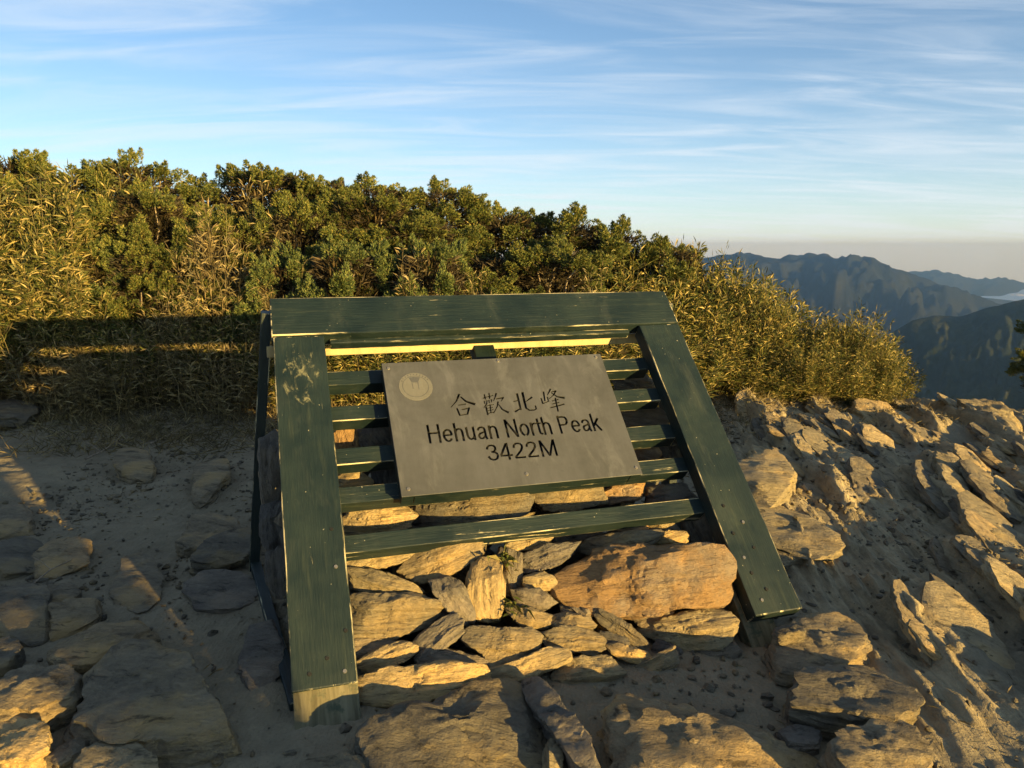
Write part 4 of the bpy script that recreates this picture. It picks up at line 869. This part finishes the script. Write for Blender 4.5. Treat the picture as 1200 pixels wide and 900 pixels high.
for xp in range(-290, 770, 78):                                     # front row
    k = 'J' if xp > 90 and hr.random() < .86 else hr.choice('JG')
    hedge_px(xp + hr.uniform(-14, 14), sil(xp) + hr.uniform(70, 125), 7.45 + hr.uniform(-.2, .2), k, hr.uniform(.75, 1.0), 'f')
for xp, yt, Y, w in ((-25, 168, 7.7, .9), (20, 160, 7.6, .95), (55, 178, 7.5, .85), (-60, 175, 7.6, .9), (10, 235, 7.1, .9), (60, 262, 7.0, .75), (155, 164, 8.2, .62), (140, 200, 8.0, .6)): hedge_px(xp, yt, Y, 'G', w, 'f')
for xp, yt, Y in ((248, 222, 7.3), (478, 286, 7.0), (300, 205, 7.9), (520, 300, 7.3), (205, 330, 6.9), (330, 300, 7.1), (560, 315, 7.2), (700, 310, 7.2)): hedge_px(xp, yt, Y, 'N', .75, 'f')
for xp in range(-280, 330, 38): hedge_px(xp + hr.uniform(-12, 12), 395 + hr.uniform(-45, 35), 6.85 + hr.uniform(-.3, .25), 'D', hr.uniform(.7, 1.0), 'f')
for xp in range(-280, 330, 75): hedge_px(xp + hr.uniform(-12, 12), 345 + hr.uniform(-25, 25), 7.1 + hr.uniform(-.15, .2), 'F', hr.uniform(.7, .9), 'f')
for xp in range(330, 800, 55): hedge_px(xp, 395 + hr.uniform(-30, 20), 6.9 + hr.uniform(-.2, .2), 'F', hr.uniform(.7, .95), 'f')
for row, (Y, dy, st) in enumerate(((9.0, 2, 44), (8.4, 22, 46), (7.9, 55, 44), (7.55, 92, 42))):
    for xp in range(745, 1060, st):
        q = xp + hr.uniform(-10, 10); yt = sil(q) + dy * (1 if q < 960 else .55) + hr.uniform(-6, 10)
        if yt < 436: hedge_px(q, yt, Y + hr.uniform(-.1, .1), 'F', hr.uniform(.62, .85) * (1 if q < 960 else .7), 'f')
for xp, yt, Y, w in ((905, 318, 8.2, .5), (835, 284, 8.7, .6), (868, 298, 8.5, .6), (988, 356, 8.0, .42), (1014, 350, 7.9, .42), (850, 296, 8.6, .5), (800, 276, 8.8, .6), (950, 392, 7.5, .5), (1030, 400, 7.6, .45)): hedge_px(xp, yt, Y, 'F', w, 'f')
put(JP[1], 5.92, 8.2, .9, .85, 1.0, 'dark juniper bush at the brink beyond the slate ribs', 'bush', None, z=-.12)
put(JP[0], 6.5, 7.9, .7, .8, 2.0, 'juniper bush further along the brink, behind the dark juniper bush', 'bush', None, z=-.12)

put(JP[0], 3.58, -2.50, 1.55, .42, .5, 'slender juniper bush added out of view towards the sun to shade the path rocks', 'bush', None)  # unseen bush, added to cast shade on the rocks left of the stand
put(JP[3], 4.06, -2.84, 1.75, .32, 2.5, 'taller slender juniper bush added out of view beyond the first one for shade', 'bush', None)  # second unseen bush, added to make that cast shade more solid

twig([(100, 540), (118, 530), (135, 515), (150, 510)], 'crooked grey twig lying beside the single pale stone')
twig([(175, 520), (200, 508), (225, 506), (240, 500)], 'forked grey twig lying between the pale stone and the dry grass', .007)
twig([(40, 690), (60, 672), (84, 660)], 'short twig lying on the sunk flat stones', .004)
def scatter_blades(name, pts, L, W, mat, seed, flat=.2, kind='stuff'):
    rg = np.random.default_rng(seed); n = len(pts); d = rg.normal(size=(n, 3)); d[:, 2] = np.abs(d[:, 2]) * flat + .12
    V, Fc = leaves(pts, d, rg.uniform(*L, n), rg.uniform(.7, 1.3, n) * W, rg, .2, .1)
    return tag(link(name, mesh_np(name, V, Fc, False, (mat,))), kind=kind)
def ground_pts(n, xr, yr, rg, dens=None):
    x = rg.uniform(*xr, n); y = rg.uniform(*yr, n)
    if dens is not None: k = rg.random(n) < dens(x, y); x, y = x[k], y[k]
    return np.stack([x, y, ground_h(x, y) + .004], -1)
rg = np.random.default_rng(77)
nzp = lambda x, y, s, sd: fbm(np.stack([x, y, 0 * x], -1) * s, 3, sd)
gp = ground_pts(26000, (-6, -.6), (5.1, 7.4), rg, lambda x, y: sstep(5.2, 6.6, y + .5 * nzp(x, y, 1.2, 3)) * .9)
scatter_blades('dry_grass', gp, (.05, .16), .006, M_DRY, 5, 1.1)
gp = ground_pts(9000, (-.6, 2.4), (5.4, 7.6), rg, lambda x, y: sstep(5.4, 7.0, y + .4 * nzp(x, y, 1.2, 3)))
scatter_blades('dry_grass', gp, (.04, .12), .006, M_DRY, 6, .9)
gp = ground_pts(9000, (1.4, 4.3), (6.6, 8.0), rg, lambda x, y: sstep(6.7, 7.5, y + .5 * nzp(x, y, 1.6, 3)))
scatter_blades('dry_grass', gp, (.03, .10), .006, M_DRY, 7, .6)
gp = ground_pts(5200, (-3, 3.6), (1.8, 7), rg, lambda x, y: sstep(.05, .7, nzp(x, y, 1.7, 23)) * .8)
scatter_blades('leaf_litter', gp, (.02, .06), .005, M_DRY, 8, .12)
def pebbles(n, seed):
    rg = np.random.default_rng(seed); P = ground_pts(n * 2, (-3, 3.8), (1.8, 6.6), rg, lambda x, y: .25 + .75 * sstep(-.1, .5, nzp(x, y, 1.1, 90)))[:n]
    V0, F0 = ico(1); n = len(P); s = .004 + .016 * rg.random(n) ** 3.5
    sc = s[:, None] * rg.uniform(.6, 1.5, (n, 3)); V = V0[None] * sc[:, None] * (1 + .25 * rg.normal(size=(n, len(V0), 1))); a = rg.uniform(0, 6.28, n); c, sn = np.cos(a)[:, None], np.sin(a)[:, None]
    V = np.stack([V[..., 0] * c - V[..., 1] * sn, V[..., 0] * sn + V[..., 1] * c, V[..., 2] * .7], -1) + P[:, None]
    Fc = (F0[None] + (np.arange(n) * len(V0))[:, None, None]).reshape(-1, 3)
    tag(link('gravel', mesh_np('gravel', V.reshape(-1, 3), Fc, False, (M_ROCK,))), kind='stuff')
pebbles(9000, 4)
def tuft(px, Yoff, n, L, mat, label, seed, off=-.10):
    c = at_plane(px[0], px[1], O + N * off, N); rg = np.random.default_rng(seed); P = c + rg.normal(size=(n, 3)) * np.array([.022, .02, .014]); d = rg.normal(size=(n, 3)) * .38 + np.array([.1, -.35, .8])
    V, Fc = leaves(P, d, rg.uniform(*L, n), rg.uniform(.6, 1.2, n) * .0026, rg, .3, .45)
    o = link('grass_tuft', mesh_np('grass_tuft', V, Fc, False, (mat,))); return tag(o, label, 'grass')
tuft((592, 655), 0, 46, (.04, .09), M_GRASS, 'green grass tuft sprouting above the upright pale stone', 1)
tuft((600, 712), 0, 40, (.03, .08), M_GRASS, 'smaller grass tuft sprouting between the upright stone and the slate', 2)
print('tris', sum(len(m.polygons) for m in bpy.data.meshes))
